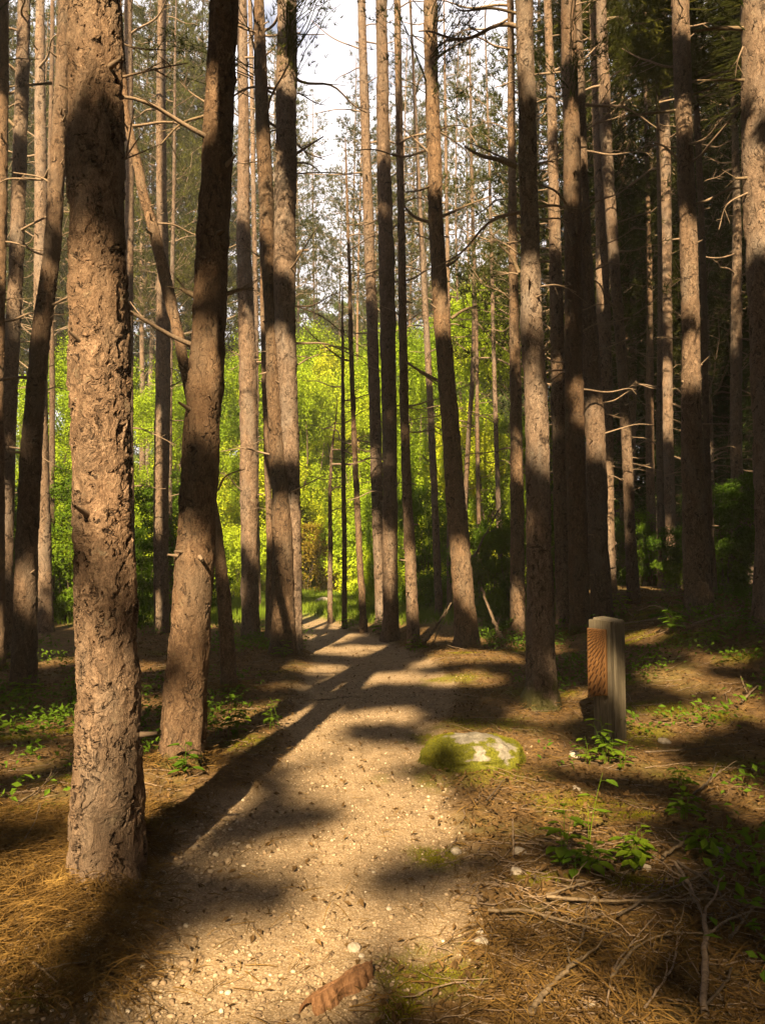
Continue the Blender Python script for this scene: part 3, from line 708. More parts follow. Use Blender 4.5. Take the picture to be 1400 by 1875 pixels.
pine([(600, 872, 6), (790, 873, 8), (1100, 880, 9)], 'short dark pole in the bushes right of the leaning sunlit pine', depth=20, H=9, nb=6, stubs=0)
pine([(380, 897, 6), (600, 903, 8), (800, 908, 9), (1110, 917, 11)], 'thin straight pole midway between leaning pine and mossy footed pine', depth=18.5, nb=10, stubs=2)
pine([(0, 1128, 8), (400, 1140, 9), (750, 1149, 10), (1080, 1156, 12)], 'faint slim trunk behind the slim leaning pine right of the post', depth=20, nb=10, mat_='bark_dark', stubs=1)

# ------------------------------------------------------------------ live crowns and the added shade canopy overhead
def tuft_cloud(pts, g, n=12, L=0.22, w=0.075):
    D = unit(g.normal(size=(len(pts), 3)) + np.array([0, 0, 0.5]))
    return blades(pts, D, n, L, w, 0.85, g)
g = np.random.default_rng(11)
N = 380000
gp = np.stack([g.uniform(-13, 20, N), g.uniform(-3, 36, N)], 1)
zc = g.uniform(8.5, 18, N)
pos = np.concatenate([gp - DH * zc[:, None] * CT, zc[:, None]], 1)
keep = shaded(gp)  # tufts stay only where shade is wanted; gaps are shaped for the sun patches
keep &= (pos[:, 1] < 0.3) | (pos[:, 2] > 2.4 + np.where(pos[:, 1] > 11, 0.62, 0.74) * pos[:, 1])         # above the picture or behind the camera
keep &= (gp[:, 1] < 27) | (gp[:, 0] > 3)
clump = fbm(pos[:, 0] * 0.8, pos[:, 1] * 0.8, pos[:, 2] * 0.8, 2, 44)
keep &= clump > -0.55
pos = pos[keep]
na = np.array([(n[0], n[1]) for n in NEAR])
dd = np.linalg.norm(pos[:, None, :2] - na[None], axis=2)
own = dd.argmin(1); own[dd.min(1) > 2.6] = -1
def carried(b, P, ax, g):
    """needle sprays along thin limbs that leave the trunk"""
    for p in P:
        s0 = np.array([ax[0], ax[1], p[2] - g.uniform(0.1, 0.7)]); u = np.linspace(0, 1, 7)[:, None]
        L = s0 + (p - s0) * u + np.array([0, 0, 1]) * 0.25 * np.sin(u * 3.1) * g.normal() * 0.6 + g.normal(size=(7, 3)) * 0.02
        b.add(*tube(L, 0.010 * (1 - 0.75 * u[:, 0]), 4))
        t = g.uniform(0.45, 1.0, 14); i0 = np.minimum((t * 6).astype(int), 5); f = (t * 6 - i0)[:, None]
        q = L[i0] * (1 - f) + L[i0 + 1] * f + g.normal(size=(14, 3)) * 0.11
        b.add(*blades(q, np.tile(unit((p - s0)[None] + [0, 0, 0.4]), (14, 1)), 9, 0.12, 0.010, 0.7, g))
for k, (nx_, ny_, r, base) in enumerate(NEAR):
    P = pos[own == k]
    if len(P) < 4: continue
    inview = P[:, 2] > 0
    inview = (P[:, 1] > 7) & (P[:, 2] < 2.4 + 0.80 * P[:, 1])
    b = MB()
    if (~inview).any(): b.add(*tuft_cloud(P[~inview] - base, g))
    if inview.any(): carried(b, P[inview] - base, (nx_ - base[0], 0.0), g)
    link('crown', b.mesh('crown', M['needle'], False), r)
b = MB(); P = pos[own == -1]
inview = (P[:, 1] > 7) & (P[:, 2] < 2.4 + 0.80 * P[:, 1])
b.add(*tuft_cloud(P[~inview], g))

# unseen needle masses added behind and beside the viewer to block sky light
n = 9000
q = np.concatenate([np.stack([g.uniform(-24, 26, n), g.uniform(-22, -14, n), g.uniform(0, 7.0, n)], 1),
                    np.stack([g.uniform(-17, -13, n), g.uniform(-20, 20, n), g.uniform(0, 10, n)], 1),
                    np.stack([g.uniform(15, 19, n), g.uniform(-20, 22, n), g.uniform(0, 10, n)], 1)])
b.add(*tuft_cloud(q, g, 14, 0.5, 0.16))
cn = b.mesh('shade_canopy', [M['needle'], M['bark']], False)
tag(link('shade_canopy', cn), 'unseen needle canopy added overhead and around to shade the wood', 'canopy', kind='stuff')

# ------------------------------------------------------------------ pines farther back, with crowns in the picture
def crown_mesh(seed, H, Rr, nl, dens, mat_, droop=0.0, L=0.20, w=0.020, low=0.0, nblade=9, spread=0.7):
    g = np.random.default_rng(seed)
    lb = MB(); P, D = [], []
    for k in range(nl):
        t = (k + g.uniform(0, 1)) / nl; z = t * H
        ln = Rr * (1 - t) ** 0.7 * g.uniform(0.55, 1.15) + 0.25
        if low: ln *= 0.5 + 0.5 * min(1, t / low)
        a = g.uniform(0, 2 * np.pi)
        d = np.array([math.cos(a), math.sin(a), 0.0]); u = np.linspace(0, 1, 7)[:, None]
        rise = g.uniform(-0.05, 0.5) - droop
        path = np.array([0, 0, z]) + d * ln * u + np.array([0, 0, 1]) * ln * (rise * u + 0.25 * u ** 2 * (1 if droop == 0 else 0.3))
        path[1:] += g.normal(size=(6, 3)) * 0.03 * ln
        lb.add(*tube(path, 0.018 * (1 - 0.75 * u[:, 0]) * (0.6 + ln / 3), 4))
        m = int(dens * ln) + 2
        uu = g.uniform(0.25, 1.0, m) ** 0.7
        idx = uu * 6; i0 = np.minimum(idx.astype(int), 5); f = (idx - i0)[:, None]
        pp = path[i0] * (1 - f) + path[i0 + 1] * f
        side = np.stack([-math.sin(a) * np.ones(m), math.cos(a) * np.ones(m), np.zeros(m)], 1)
        off = g.normal(size=(m, 1)) * 0.20 * ln
        pp = pp + side * off + g.normal(size=(m, 3)) * np.array([0.07, 0.07, 0.05]) * ln ** 0.5
        P.append(pp); D.append(unit(d * 0.7 + side * np.sign(off) * 0.6 + np.array([0, 0, 0.45 - droop]) + 0 * pp))
        for q in range(min(m, 7)):                                   # side shoots reaching the tufts
            s0 = path[i0[q]]; uq = np.linspace(0, 1, 4)[:, None]
            lb.add(*tube(s0 + (pp[q] - s0) * uq, 0.005 * (1.3 - uq[:, 0]), 3))
    P, D = np.concatenate(P), np.concatenate(D)
    nl_ = sum(len(f) for f in lb.f)
    lb.add(*blades(P, D, nblade, L, w, spread, g))
    me = lb.mesh('crown', [M['twig'], M[mat_]], False)
    mi = np.ones(len(me.polygons), np.int32); mi[:nl_] = 0
    me.polygons.foreach_set('material_index', mi)
    return me
CR = [crown_mesh(500 + k, 11, 2.8, 95, 20, 'needle') for k in range(5)]
CS = [crown_mesh(540 + k, 11, 2.6, 44, 11, 'needle', nblade=12, spread=0.6) for k in range(4)]
SP = [crown_mesh(600 + k, 14, 2.7, 150, 20, 'needle_dark', droop=0.35, L=0.22, w=0.026) for k in range(3)]
CN = [crown_mesh(650 + k, 13, 3.3, 130, 22, 'needle_light', droop=0.1, L=0.34, w=0.06) for k in range(2)]
TRK = {}
def straight_trunk(seed, H, r0, mat_):
    k = (seed, H, r0, mat_)
    if k not in TRK:
        g = np.random.default_rng(seed); zz = np.linspace(-0.2, H, 60); seg = 12
        xs = 0.10 * np.sin(zz * 0.35 + g.uniform(0, 6)) + 0.012 * zz * g.uniform(-1, 1); ys = 0.10 * np.sin(zz * 0.3 + g.uniform(0, 6))
        xs -= xs[1]; ys -= ys[1]
        rr = r0 * np.clip(1 - zz / H * 0.85, 0.08, 1) * (1 + 0.5 * np.exp(-np.maximum(zz, 0) / 0.15))
        b = MB(); b.add(*tube(np.stack([xs, ys, zz], 1), rr, seg))
        TRK[k] = b.mesh('trunk', M[mat_])
    return TRK[k]
def far_pine(px, Y, label, group, var, H, zb, r0, rz, name='pine_tree', cat='pine tree', proto=CR, pH=11, mat_='bark', sc=1.0, nb=0):
    X = (px - 700) / F * Y
    base = (X, Y, gz1(X, Y))
    r = empty(name, base, label, cat, group, rz)
    link('trunk', straight_trunk(var, 22, r0, mat_), r, sc=(1, 1, H / 22))
    c = proto[var % len(proto)]
    s = (H - zb) / pH
    link('crown', c, r, (0, 0, zb), sc=(sc, sc, s))
    g = np.random.default_rng(int(px * 3 + Y * 11))
    for k in range(nb):
        L = g.uniform(0.5, 1.5)
        link('branch', BR[g.integers(len(BR))], r, (0, 0, g.uniform(2.5, zb)), (0, g.uniform(-0.4, 0.1), g.uniform(0, 6.28)), (L, L, L))
    return r
GL = 'pines in the wood left of the clearing'; GR = 'pines deep in the dark wood on the right'; GC = 'tall pines standing round the clearing'
LL = 'tall pine in the wood at the left with tufted crown against the sky'
LR = 'pine deep in the dark wood on the right behind the sturdy trunks'
LC = 'tall pine at the edge of the clearing, tufted crown against white cloud'
g = np.random.default_rng(21)
for k, (px, Y) in enumerate([(20, 20), (60, 24), (110, 28), (150, 21), (215, 25), (262, 19), (285, 30), (340, 23), (362, 34), (125, 36), (-40, 22), (-60, 30), (40, 38), (240, 38), (85, 19), (5, 27), (60, 17), (130, 20), (-15, 19), (185, 24), (258, 17), (325, 20), (295, 23), (20, 23), (370, 27)]):
    if Y < 29: Y += 13
    far_pine(px, Y, LL, GL, k, 27 + g.uniform(-3, 4), 9.5 + g.uniform(-2, 3), 0.15 + g.uniform(-0.02, 0.03), g.uniform(0, 6), nb=7, proto=CS if k % 3 == 1 else CR, sc=1.2)
for k, (px, Y) in enumerate([(540, 50), (668, 48), (712, 46), (800, 44), (860, 41), (450, 45), (400, 42), (500, 41), (755, 45), (905, 43), (350, 41), (950, 45), (578, 57), (622, 60)]):
    far_pine(px, Y, LC, GC, k, 29 + g.uniform(-3, 4), 14.5 + g.uniform(-2.5, 2), 0.13 + g.uniform(-0.02, 0.03), g.uniform(0, 6), sc=1.15, nb=7, proto=CS if 520 < px < 690 or k % 3 == 0 else CR)
for k, (px, Y, H) in enumerate([(572, 52, 34), (650, 48, 35)]):
    far_pine(px, Y, 'tallest distant pine standing in the bright sky gap over the path end', 'tallest pines in the sky gap', k, H, 17.5, 0.15, g.uniform(0, 6), nb=5, sc=1.1, proto=CS)
for k, (px, Y, zb) in enumerate([(516, 31, 12.5), (536, 36, 14), (660, 32, 13), (690, 35, 13.5), (741, 30, 13), (775, 33, 12.5), (838, 31, 12)]):
    far_pine(px, Y, 'slim pine behind the bright leaves whose open tufted crown hangs into the sky gap', 'slim pines behind the clearing', k, 23 + g.uniform(-1, 2), zb, 0.09, g.uniform(0, 6), nb=6, proto=CS)
for k, (px, Y) in enumerate([(990, 19), (1030, 24), (1075, 18), (1120, 22), (1170, 26), (1200, 21), (1245, 24), (1300, 19), (1325, 27), (1370, 22), (1410, 18), (1440, 25), (1100, 32), (1230, 34), (1350, 36), (1010, 33), (1160, 38), (1420, 34), (1050, 40), (1275, 42), (1150, 20), (1280, 23), (1345, 20), (1395, 24), (1225, 28), (1090, 27), (1315, 33), (1185, 30), (1005, 27), (1445, 21)]):
    far_pine(px, Y, LR, GR, k, 18 + g.uniform(-2, 3), 5.0 + g.uniform(-2.2, 3), 0.11 + g.uniform(-0.02, 0.03), g.uniform(0, 6), nb=9)
for k, (px, Y) in enumerate([(1135, 24), (1215, 29), (1280, 22), (1330, 23), (1385, 25), (1440, 21), (1180, 34), (1260, 33), (1310, 31), (1090, 37), (1360, 38)]):
    far_pine(px, Y, 'dark spruce with low drooping branches in the gloom of the right wood', 'dark spruces in the right wood', k, 13 + g.uniform(-1.5, 3), 1.2 + g.uniform(0, 1.5), 0.11, g.uniform(0, 6),
             name='spruce_tree', cat='spruce', proto=SP, pH=14, mat_='bark_dark')
for k, (px, Y, top) in enumerate([(556, 62, 535), (620, 66, 560), (590, 78, 580), (660, 70, 560), (520, 70, 575), (700, 64, 540), (850, 62, 505), (900, 66, 490), (940, 70, 500), (795, 72, 530), (330, 66, 600), (180, 70, 620), (260, 76, 610), (440, 72, 590)]):
    X = (px - 700) / F * Y; H = at(px, top, Y)[2] - gz1(X, Y)
    far_pine(px, Y, 'pale green conifer on the slope beyond the clearing', 'pale conifers on the slope beyond the clearing', k, H, 1.0, 0.16, g.uniform(0, 6), name='conifer_tree', cat='conifer', proto=CN, pH=13, sc=H / 14)

# ------------------------------------------------------------------ broadleaf trees and shrubs
def leaf_crown(seed, n, ncl, mat_, rx, rz, L, w, hollow=0.45, cl=0.34):
    g = np.random.default_rng(seed)
    c = unit(g.normal(size=(ncl, 3))) * (hollow + (1 - hollow) * g.uniform(0, 1, (ncl, 1)) ** 0.6)
    q = g.integers(0, ncl, n)
    rcl = cl * g.uniform(0.5, 1.2, ncl)
    p = c[q] + unit(g.normal(size=(n, 3))) * (rcl[q] * g.uniform(0.2, 1.0, n) ** 0.5)[:, None]
    P = p * np.array([rx, rx, rz]) * 0.85
    nn = unit(unit(p) * 0.5 + g.normal(size=(n, 3)) * 0.6 + np.array([0, 0, 0.7]))
    b = MB(); b.add(*leaves(P, nn, L, w, g))
    return b.mesh('crown', M[mat_], False)
def stem_set(seed, n, h, r0, spread):
    g = np.random.default_rng(seed); b = MB()
    for k in range(n):
        a = g.uniform(0, 6.28); u = np.linspace(0, 1, 8)[:, None]; hh = h * g.uniform(0.6, 1.05)
        P = np.array([0, 0, -0.1]) + np.array([math.cos(a), math.sin(a), 0]) * spread * (0.1 + u ** 1.4 * g.uniform(0.4, 1)) + np.array([0, 0, 1]) * hh * u
        P[1:] += g.normal(size=(7, 3)) * 0.02 * h
        b.add(*tube(P, r0 * (1 - 0.75 * u[:, 0]), 5))
    return b.mesh('trunk', M['twig_dark'])
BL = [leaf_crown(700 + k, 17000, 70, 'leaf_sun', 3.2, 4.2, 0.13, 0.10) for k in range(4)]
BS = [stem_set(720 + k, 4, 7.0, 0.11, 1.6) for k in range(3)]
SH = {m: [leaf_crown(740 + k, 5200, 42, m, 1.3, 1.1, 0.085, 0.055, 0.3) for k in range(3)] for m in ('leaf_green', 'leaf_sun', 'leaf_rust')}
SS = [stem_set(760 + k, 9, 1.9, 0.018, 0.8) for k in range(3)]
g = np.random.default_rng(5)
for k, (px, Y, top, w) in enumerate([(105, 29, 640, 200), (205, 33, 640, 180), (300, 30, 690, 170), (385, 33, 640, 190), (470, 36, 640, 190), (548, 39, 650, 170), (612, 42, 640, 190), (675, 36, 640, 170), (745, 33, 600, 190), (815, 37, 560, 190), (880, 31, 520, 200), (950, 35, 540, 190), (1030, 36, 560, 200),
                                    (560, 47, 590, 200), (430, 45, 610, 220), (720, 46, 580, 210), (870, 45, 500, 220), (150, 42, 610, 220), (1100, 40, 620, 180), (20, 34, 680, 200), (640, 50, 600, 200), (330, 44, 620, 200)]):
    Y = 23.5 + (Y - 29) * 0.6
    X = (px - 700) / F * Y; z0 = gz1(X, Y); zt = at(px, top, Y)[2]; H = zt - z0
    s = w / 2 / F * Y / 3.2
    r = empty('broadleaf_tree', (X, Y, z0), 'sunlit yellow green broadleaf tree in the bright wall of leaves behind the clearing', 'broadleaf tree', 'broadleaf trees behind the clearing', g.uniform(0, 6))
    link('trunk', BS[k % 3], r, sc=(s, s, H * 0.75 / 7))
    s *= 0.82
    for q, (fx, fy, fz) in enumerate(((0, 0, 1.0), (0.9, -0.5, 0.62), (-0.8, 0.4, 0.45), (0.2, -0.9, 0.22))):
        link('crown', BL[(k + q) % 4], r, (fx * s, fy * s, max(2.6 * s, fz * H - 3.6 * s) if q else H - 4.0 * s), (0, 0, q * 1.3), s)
def shrub(px, Y, top, w, m, label, group, k):
    X = (px - 700) / F * Y; z0 = gz1(X, Y); H = at(px, top, Y)[2] - z0; s = w / 2 / F * Y / 1.3
    r = empty('shrub', (X, Y, z0), label, 'shrub', group, k * 1.7)
    nq = max(1, int(round(H / (1.5 * s))))
    for q in range(nq):
        link('foliage', SH[m][(k + q) % 3], r, (0.35 * s * math.cos(q * 2.2 + k), 0.35 * s * math.sin(q * 2.2 + k), 0.9 * s + (H - 1.9 * s) * (q / max(1, nq - 1))), (0, 0, q * 1.1), s * (1.1 - 0.25 * q / nq))
    link('stem', SS[k % 3], r, sc=(s, s, H * 0.8 / 1.9))
    return r
GSH = 'shrubs round the clearing'
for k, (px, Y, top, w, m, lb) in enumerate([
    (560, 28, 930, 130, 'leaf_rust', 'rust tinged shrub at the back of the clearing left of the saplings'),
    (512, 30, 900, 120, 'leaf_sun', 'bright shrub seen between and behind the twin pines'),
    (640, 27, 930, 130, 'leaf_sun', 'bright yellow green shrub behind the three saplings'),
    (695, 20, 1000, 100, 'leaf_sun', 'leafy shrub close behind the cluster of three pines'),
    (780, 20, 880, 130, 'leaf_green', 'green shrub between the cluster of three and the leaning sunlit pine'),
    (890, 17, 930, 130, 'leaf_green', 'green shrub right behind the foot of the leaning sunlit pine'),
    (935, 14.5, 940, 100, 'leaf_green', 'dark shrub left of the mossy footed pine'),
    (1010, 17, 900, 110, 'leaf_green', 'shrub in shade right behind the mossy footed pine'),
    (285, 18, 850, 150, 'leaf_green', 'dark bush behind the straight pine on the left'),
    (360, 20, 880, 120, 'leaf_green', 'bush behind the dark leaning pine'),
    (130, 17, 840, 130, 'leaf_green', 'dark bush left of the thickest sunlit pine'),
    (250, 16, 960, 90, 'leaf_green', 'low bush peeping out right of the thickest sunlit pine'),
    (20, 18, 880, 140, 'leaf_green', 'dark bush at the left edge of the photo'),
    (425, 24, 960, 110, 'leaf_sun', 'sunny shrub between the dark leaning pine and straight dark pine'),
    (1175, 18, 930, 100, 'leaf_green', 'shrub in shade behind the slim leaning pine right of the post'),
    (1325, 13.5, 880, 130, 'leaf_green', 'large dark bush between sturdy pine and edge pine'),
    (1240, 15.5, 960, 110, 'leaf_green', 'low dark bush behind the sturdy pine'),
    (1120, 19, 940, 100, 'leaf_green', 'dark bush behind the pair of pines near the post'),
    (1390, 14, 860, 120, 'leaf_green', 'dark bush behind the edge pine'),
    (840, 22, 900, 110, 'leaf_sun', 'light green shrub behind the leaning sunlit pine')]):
    shrub(px, Y, top, w, m, lb, GSH, k)

# ------------------------------------------------------------------ the carved post
p0 = hit(1108, 1352); p0[1] = max(6.2, min(6.7, p0[1])); X = (1107 - 700) / F * p0[1]
zg = gz1(X, p0[1])
mk = empty('trail_post', (X, p0[1], zg), 'grey timber waymark post with carved orange wooden panel', 'post', None, R(-45))
def extrude(b, outline, y0, y1, bev=0.0):
    O = np.array(outline, float); n = len(O)
    V = np.concatenate([np.stack([O[:, 0], np.full(n, y0), O[:, 1]], 1), np.stack([O[:, 0], np.full(n, y1), O[:, 1]], 1)])
    i = np.arange(n); j = (i + 1) % n
    b.add(V, np.stack([i, i + n, j + n, j], 1)); b.add(V[:n], np.arange(n)[None, :]); b.add(V[n:], np.arange(n)[::-1][None, :])
PT = float(at(1107, 1133, p0[1])[2] - zg)
PLb = MB()
# body: rounded plan, slightly sloping top
def plan(w, d, rr, y_off, n=6):
    pts = []
    for cx, cy, a0 in ((w / 2 - rr, d / 2 - rr, 0), (-w / 2 + rr, d / 2 - rr, 90), (-w / 2 + rr, -d / 2 + rr, 180), (w / 2 - rr, -d / 2 + rr, 270)):
        for a in np.linspace(a0, a0 + 90, n): pts.append((cx + rr * math.cos(R(a)), cy + rr * math.sin(R(a)) + y_off))
    return np.array(pts)
def column(b, pl, z0, z1, slope=0.10, e=0.02):
    n = len(pl); rings = [(pl, -0.3), (pl, z0 + 0.5 * (z1 - z0)), (pl, z1 - e), (pl * 1.0 - np.sign(pl) * 0 - (pl - pl.mean(0)) * 0.05, z1)]
    V = np.concatenate([np.concatenate([q, np.full((n, 1), zz)], 1) for q, zz in rings]); V[n * 2:, 2] += -slope * V[n * 2:, 0]
    i = np.arange(n); j = (i + 1) % n
    for k in range(3): b.add(V, np.stack([i + k * n, j + k * n, j + (k + 1) * n, i + (k + 1) * n], 1)) if k == 0 else b.f.append(np.stack([i + k * n, j + k * n, j + (k + 1) * n, i + (k + 1) * n], 1).astype(np.int32) + b.n - len(V))
    b.f.append((np.arange(n)[None, :] + 3 * n + b.n - len(V)).astype(np.int32))
column(PLb, plan(0.215, 0.20, 0.028, 0.035), 0, PT)
# front layer that leaves a recess under the panel and sweeps in at the bottom
w2 = 0.1065
fr = [(-w2, PT - 0.004), (-w2, PT - 0.085), (0.062, PT - 0.085), (0.062, 0.36), (0.058, 0.30), (0.045, 0.24), (0.028, 0.19), (0.016, 0.12), (0.012, -0.2), (w2 - 0.012, -0.2), (w2 - 0.012, PT - 0.010)]
extrude(PLb, fr, -0.112, -0.063)
pm_ = PLb.mesh('post', M['post'], False)
po = link('post', pm_, mk)
bv = po.modifiers.new('bevel', 'BEVEL'); bv.width = 0.006; bv.segments = 2; bv.limit_method = 'ANGLE'; bv.angle_limit = R(40)
# carved panel: a thick board whose face is cut with rows of gouges that lengthen downwards
nu, nv = 150, 420
u = np.linspace(-0.116, 0.060, nu); zt_, zb_ = PT - 0.078, 0.385
U, VV = np.meshgrid(u, np.linspace(0, 1, nv), indexing='xy')
bot = zb_ - 0.03 + 0.03 * np.cos((U - 0.060) / 0.2 * 2.2)
Z = zt_ + (bot - zt_) * VV
hx, hz = U - 0.17, Z - (zt_ + 0.10)
ang = np.arctan2(-hz, -hx); rad_ = np.hypot(hx, hz)
row = ang * 26 + 6.0 * rad_
ln = 75 - 75 * sstep(0.20, 0.60, rad_) * 0.62
ph = rad_ * ln * 2.0 + np.pi * np.floor(row)
cut = (np.cos((row % 1.0 - 0.5) * 2 * np.pi) * 0.5 + 0.5) * (0.5 + 0.5 * np.sin(ph * (1.0)))
cut = sstep(0.30, 0.62, cut)
edge = np.minimum(np.minimum(U - u[0], u[-1] - U), np.minimum(zt_ - Z, Z - bot))
cut *= sstep(0.004, 0.012, edge)
Yf = -0.138 + 0.010 * sstep(0.012, 0.0, edge) + 0.011 * cut - 0.006 * np.cos(U / 0.2 * 3)
fv = np.stack([U, Yf, Z], -1).reshape(-1, 3)
i = np.arange(nv - 1)[:, None] * nu + np.arange(nu - 1)[None, :]
ff = np.stack([i, i + nu, i + nu + 1, i + 1], -1).reshape(-1, 4)
pb = MB(); pb.add(fv, ff, cut.ravel())
ring = np.concatenate([np.arange(nu), np.arange(1, nv) * nu + nu - 1, (nv - 1) * nu + np.arange(nu - 2, -1, -1), np.arange(nv - 2, 0, -1) * nu])
bk = fv[ring].copy(); bk[:, 1] = -0.066
nr = len(ring); q = np.arange(nr); q2 = (q + 1) % nr
pb.add(np.concatenate([fv[ring], bk]), np.stack([q, q2, q2 + nr, q + nr], 1))
link('carved_panel', pb.mesh('carved_panel', M['panel'], True, 'cut'), mk)

# ------------------------------------------------------------------ mossy boulder and stones
def ico(sub):
    import bmesh
    bm = bmesh.new(); bmesh.ops.create_icosphere(bm, subdivisions=sub, radius=1.0)
    V = np.array([v.co[:] for v in bm.verts]); Fc = np.array([[v.index for v in f.verts] for f in bm.faces]); bm.free()
    return V, Fc
V5, F5 = ico(6)
c = hit(862, 1402)
d = 1 + 0.22 * fbm(V5[:, 0] * 1.1 + 3, V5[:, 1] * 1.1, V5[:, 2] * 1.1, 3, 51) + 0.09 * fbm(V5[:, 0] * 4, V5[:, 1] * 4, V5[:, 2] * 4, 5, 52) - 0.05 * np.abs(fbm(V5[:, 0] * 2.5, V5[:, 1] * 2.5, V5[:, 2] * 2.5, 3, 57))
Vr = V5 * d[:, None]
Vr = Vr * np.array([0.41, 0.33, 0.20])
Vr[:, 2] = np.where(Vr[:, 2] > 0.10, 0.10 + (Vr[:, 2] - 0.10) * 0.75, Vr[:, 2])
base = np.array([c[0] + 0.02, c[1] + 0.16, gz1(c[0], c[1] + 0.16) + 0.015])
nrm = unit(V5 * np.array([1, 1, 1.6]))
mk_ = 0.62 * fbm(Vr[:, 0] * 5.0 + 1.7, Vr[:, 1] * 5.0, Vr[:, 2] * 5, 4, 61) + 0.42 * (np.abs(Vr[:, 0] - 0.02) / 0.3) - 0.10 + 0.12 * (Vr[:, 2] < 0.05)
ms = sstep(0.03, 0.09, mk_ + 0.10 * fbm(Vr[:, 0] * 22, Vr[:, 1] * 22, Vr[:, 2] * 22, 3, 63))
rk = empty('boulder', base, 'low round boulder with pale lichen and moss beside the path', 'boulder')
b = MB(); b.add(Vr, F5, ms)
link('rock', b.mesh('rock', M['rock'], True, 'moss'), rk)
sel = np.where((ms > 0.5) & (Vr[:, 2] > -0.05))[0]; g = np.random.default_rng(3)
sel = g.choice(sel, 9000); b = MB(); b.add(*blades(Vr[sel] + g.normal(size=(9000, 3)) * 0.003, unit(nrm[sel] + np.array([0, 0, 0.3])), 1, 0.010, 0.0035, 0.6, g))
link('moss', b.mesh('moss', M['moss'], False), rk)

V3, F3 = ico(3)
def stone(cx, cy, wpx, label, flat=0.6, seed=0, dark=False):
    g = np.random.default_rng(900 + seed); p = hit(cx, cy)
    s = wpx / 2 / F * p[1]
    d = 1 + 0.30 * fbm(V3[:, 0] * 1.3 + seed * 5, V3[:, 1] * 1.3, V3[:, 2] * 1.3, 3, 70)
    V = V3 * d[:, None] * np.array([1, g.uniform(0.7, 1), flat]) * s
    b = MB(); b.add(V, F3)
    o = link('stone', b.mesh('stone', M['stone']), None, (p[0], p[1], p[2] + s * flat * 0.35), (g.uniform(-.2, .2), g.uniform(-.2, .2), g.uniform(0, 6)))
    tag(o, label, 'stone', 'loose stones beside the path')
for k, (cx, cy, w, lb) in enumerate([
    (270, 1622, 26, 'angular grey stone at the right foot of the thickest sunlit pine'), (262, 1646, 20, 'flat stone just below the angular stone by the thickest pine'),
    (128, 1700, 20, 'pale sunlit stone in the pine straw left of the gravel strip'), (47, 1742, 18, 'round stone at the lower left on the straw edge'), (8, 1717, 16, 'white stone touching the left edge of the photo'),
    (155, 1755, 20, 'rounded stone in the gravel below the thickest pine, left one'), (165, 1828, 22, 'stone in the dark shadow band at the lower left'),
    (648, 1738, 26, 'grey stone on the path just above the bark piece'), (662, 1752, 12, 'small stone touching the grey stone above the bark piece'),
    (882, 1728, 26, 'pale stone by the moss patch on the right side of the path'), (878, 1708, 18, 'greyish stone right above the pale stone at the moss'),
    (1080, 1840, 18, 'pale stone among straw near the thick pale stick'), (1055, 1446, 16, 'white stone at the back of the moss patch below the post'),
    (835, 1562, 24, 'grey stone half sunk in the moss at the right path edge'), (950, 1562, 24, 'flat tan stone beside the upright twig stub'), (1180, 1592, 24, 'tan stone under the leafy weed at the right'),
    (1052, 1385, 22, 'stone at the left foot of the weeds before the post'), (1215, 1360, 22, 'brown stone in shade right of the post'), (1318, 1560, 26, 'pale stone under the shrubby shade at the right'), (945, 1598, 22, 'pale flat stone below the flat tan stone'),
    (712, 1665, 12, 'lone white pebble in the middle of the path'), (590, 1105, 30, 'low heap of grey rubble in the grass of the clearing')]):
    stone(cx, cy, w, lb, seed=k)

# gravel: nobody could count it
V1, F1 = ico(1)
g = np.random.default_rng(40)
def pebbles(n, sampler, smin, smax):
    xy = sampler(n); n = len(xy)
    s = smin * (smax / smin) ** (g.uniform(0, 1, n) ** 2.6)
    sc = s[:, None] * np.stack([g.uniform(0.8, 1.3, n), g.uniform(0.7, 1.1, n), g.uniform(0.45, 0.8, n)], 1)
    a = g.uniform(0, 6.28, n); ca, sa = np.cos(a), np.sin(a)
    dv = 1 + 0.16 * g.normal(size=(n, len(V1)))
    v = V1[None] * dv[:, :, None] * sc[:, None, :]
    v = np.stack([v[..., 0] * ca[:, None] - v[..., 1] * sa[:, None], v[..., 0] * sa[:, None] + v[..., 1] * ca[:, None], v[..., 2]], -1)
    v += np.concatenate([xy, (gz(xy[:, 0], xy[:, 1]) + s * 0.18)[:, None]], 1)[:, None, :]
    f = F1[None] + (np.arange(n) * len(V1))[:, None, None]
    return v.reshape(-1, 3), f.reshape(-1, 3), np.repeat(np.clip(g.normal(0.36, 0.22, n), 0, 1), len(V1))
def on_path(n):
    d = 1.9 + 7.5 * g.uniform(0, 1, n * 5) ** 1.9; xx = g.uniform(-2.2, 1.5, n * 5)
    m = path_mask(xx, d); cl = 0.5 + 0.8 * fbm(xx * 2.2, d * 2.2, 0, 3, 90)
    k = g.uniform(0, 1, n * 5) < (0.04 + m) * np.clip(cl, 0.05, 1)
    return np.stack([xx, d], 1)[k][:n]
def edge_left(n):
    A = np.array([hit(*q)[:2] for q in [(30, 1800), (150, 1740), (260, 1660), (330, 1600), (400, 1540), (250, 1800), (430, 1500)]])
    q = A[g.integers(0, len(A), n)]
    return q + g.normal(size=(n, 2)) * np.array([0.16, 0.17])
b = MB()
for fn, n, a1, a2 in ((on_path, 15000, 0.0028, 0.014), (edge_left, 1500, 0.005, 0.022)):
    v, f, tn = pebbles(n, fn, a1, a2); b.add(v, f, np.clip(tn + (0.15 if fn is edge_left else 0), 0, 1))
tag(link('gravel', b.mesh('gravel', M['gravel'], True, 'tone')), 'small pale gravel strewn over the dirt path', 'gravel', kind='stuff')

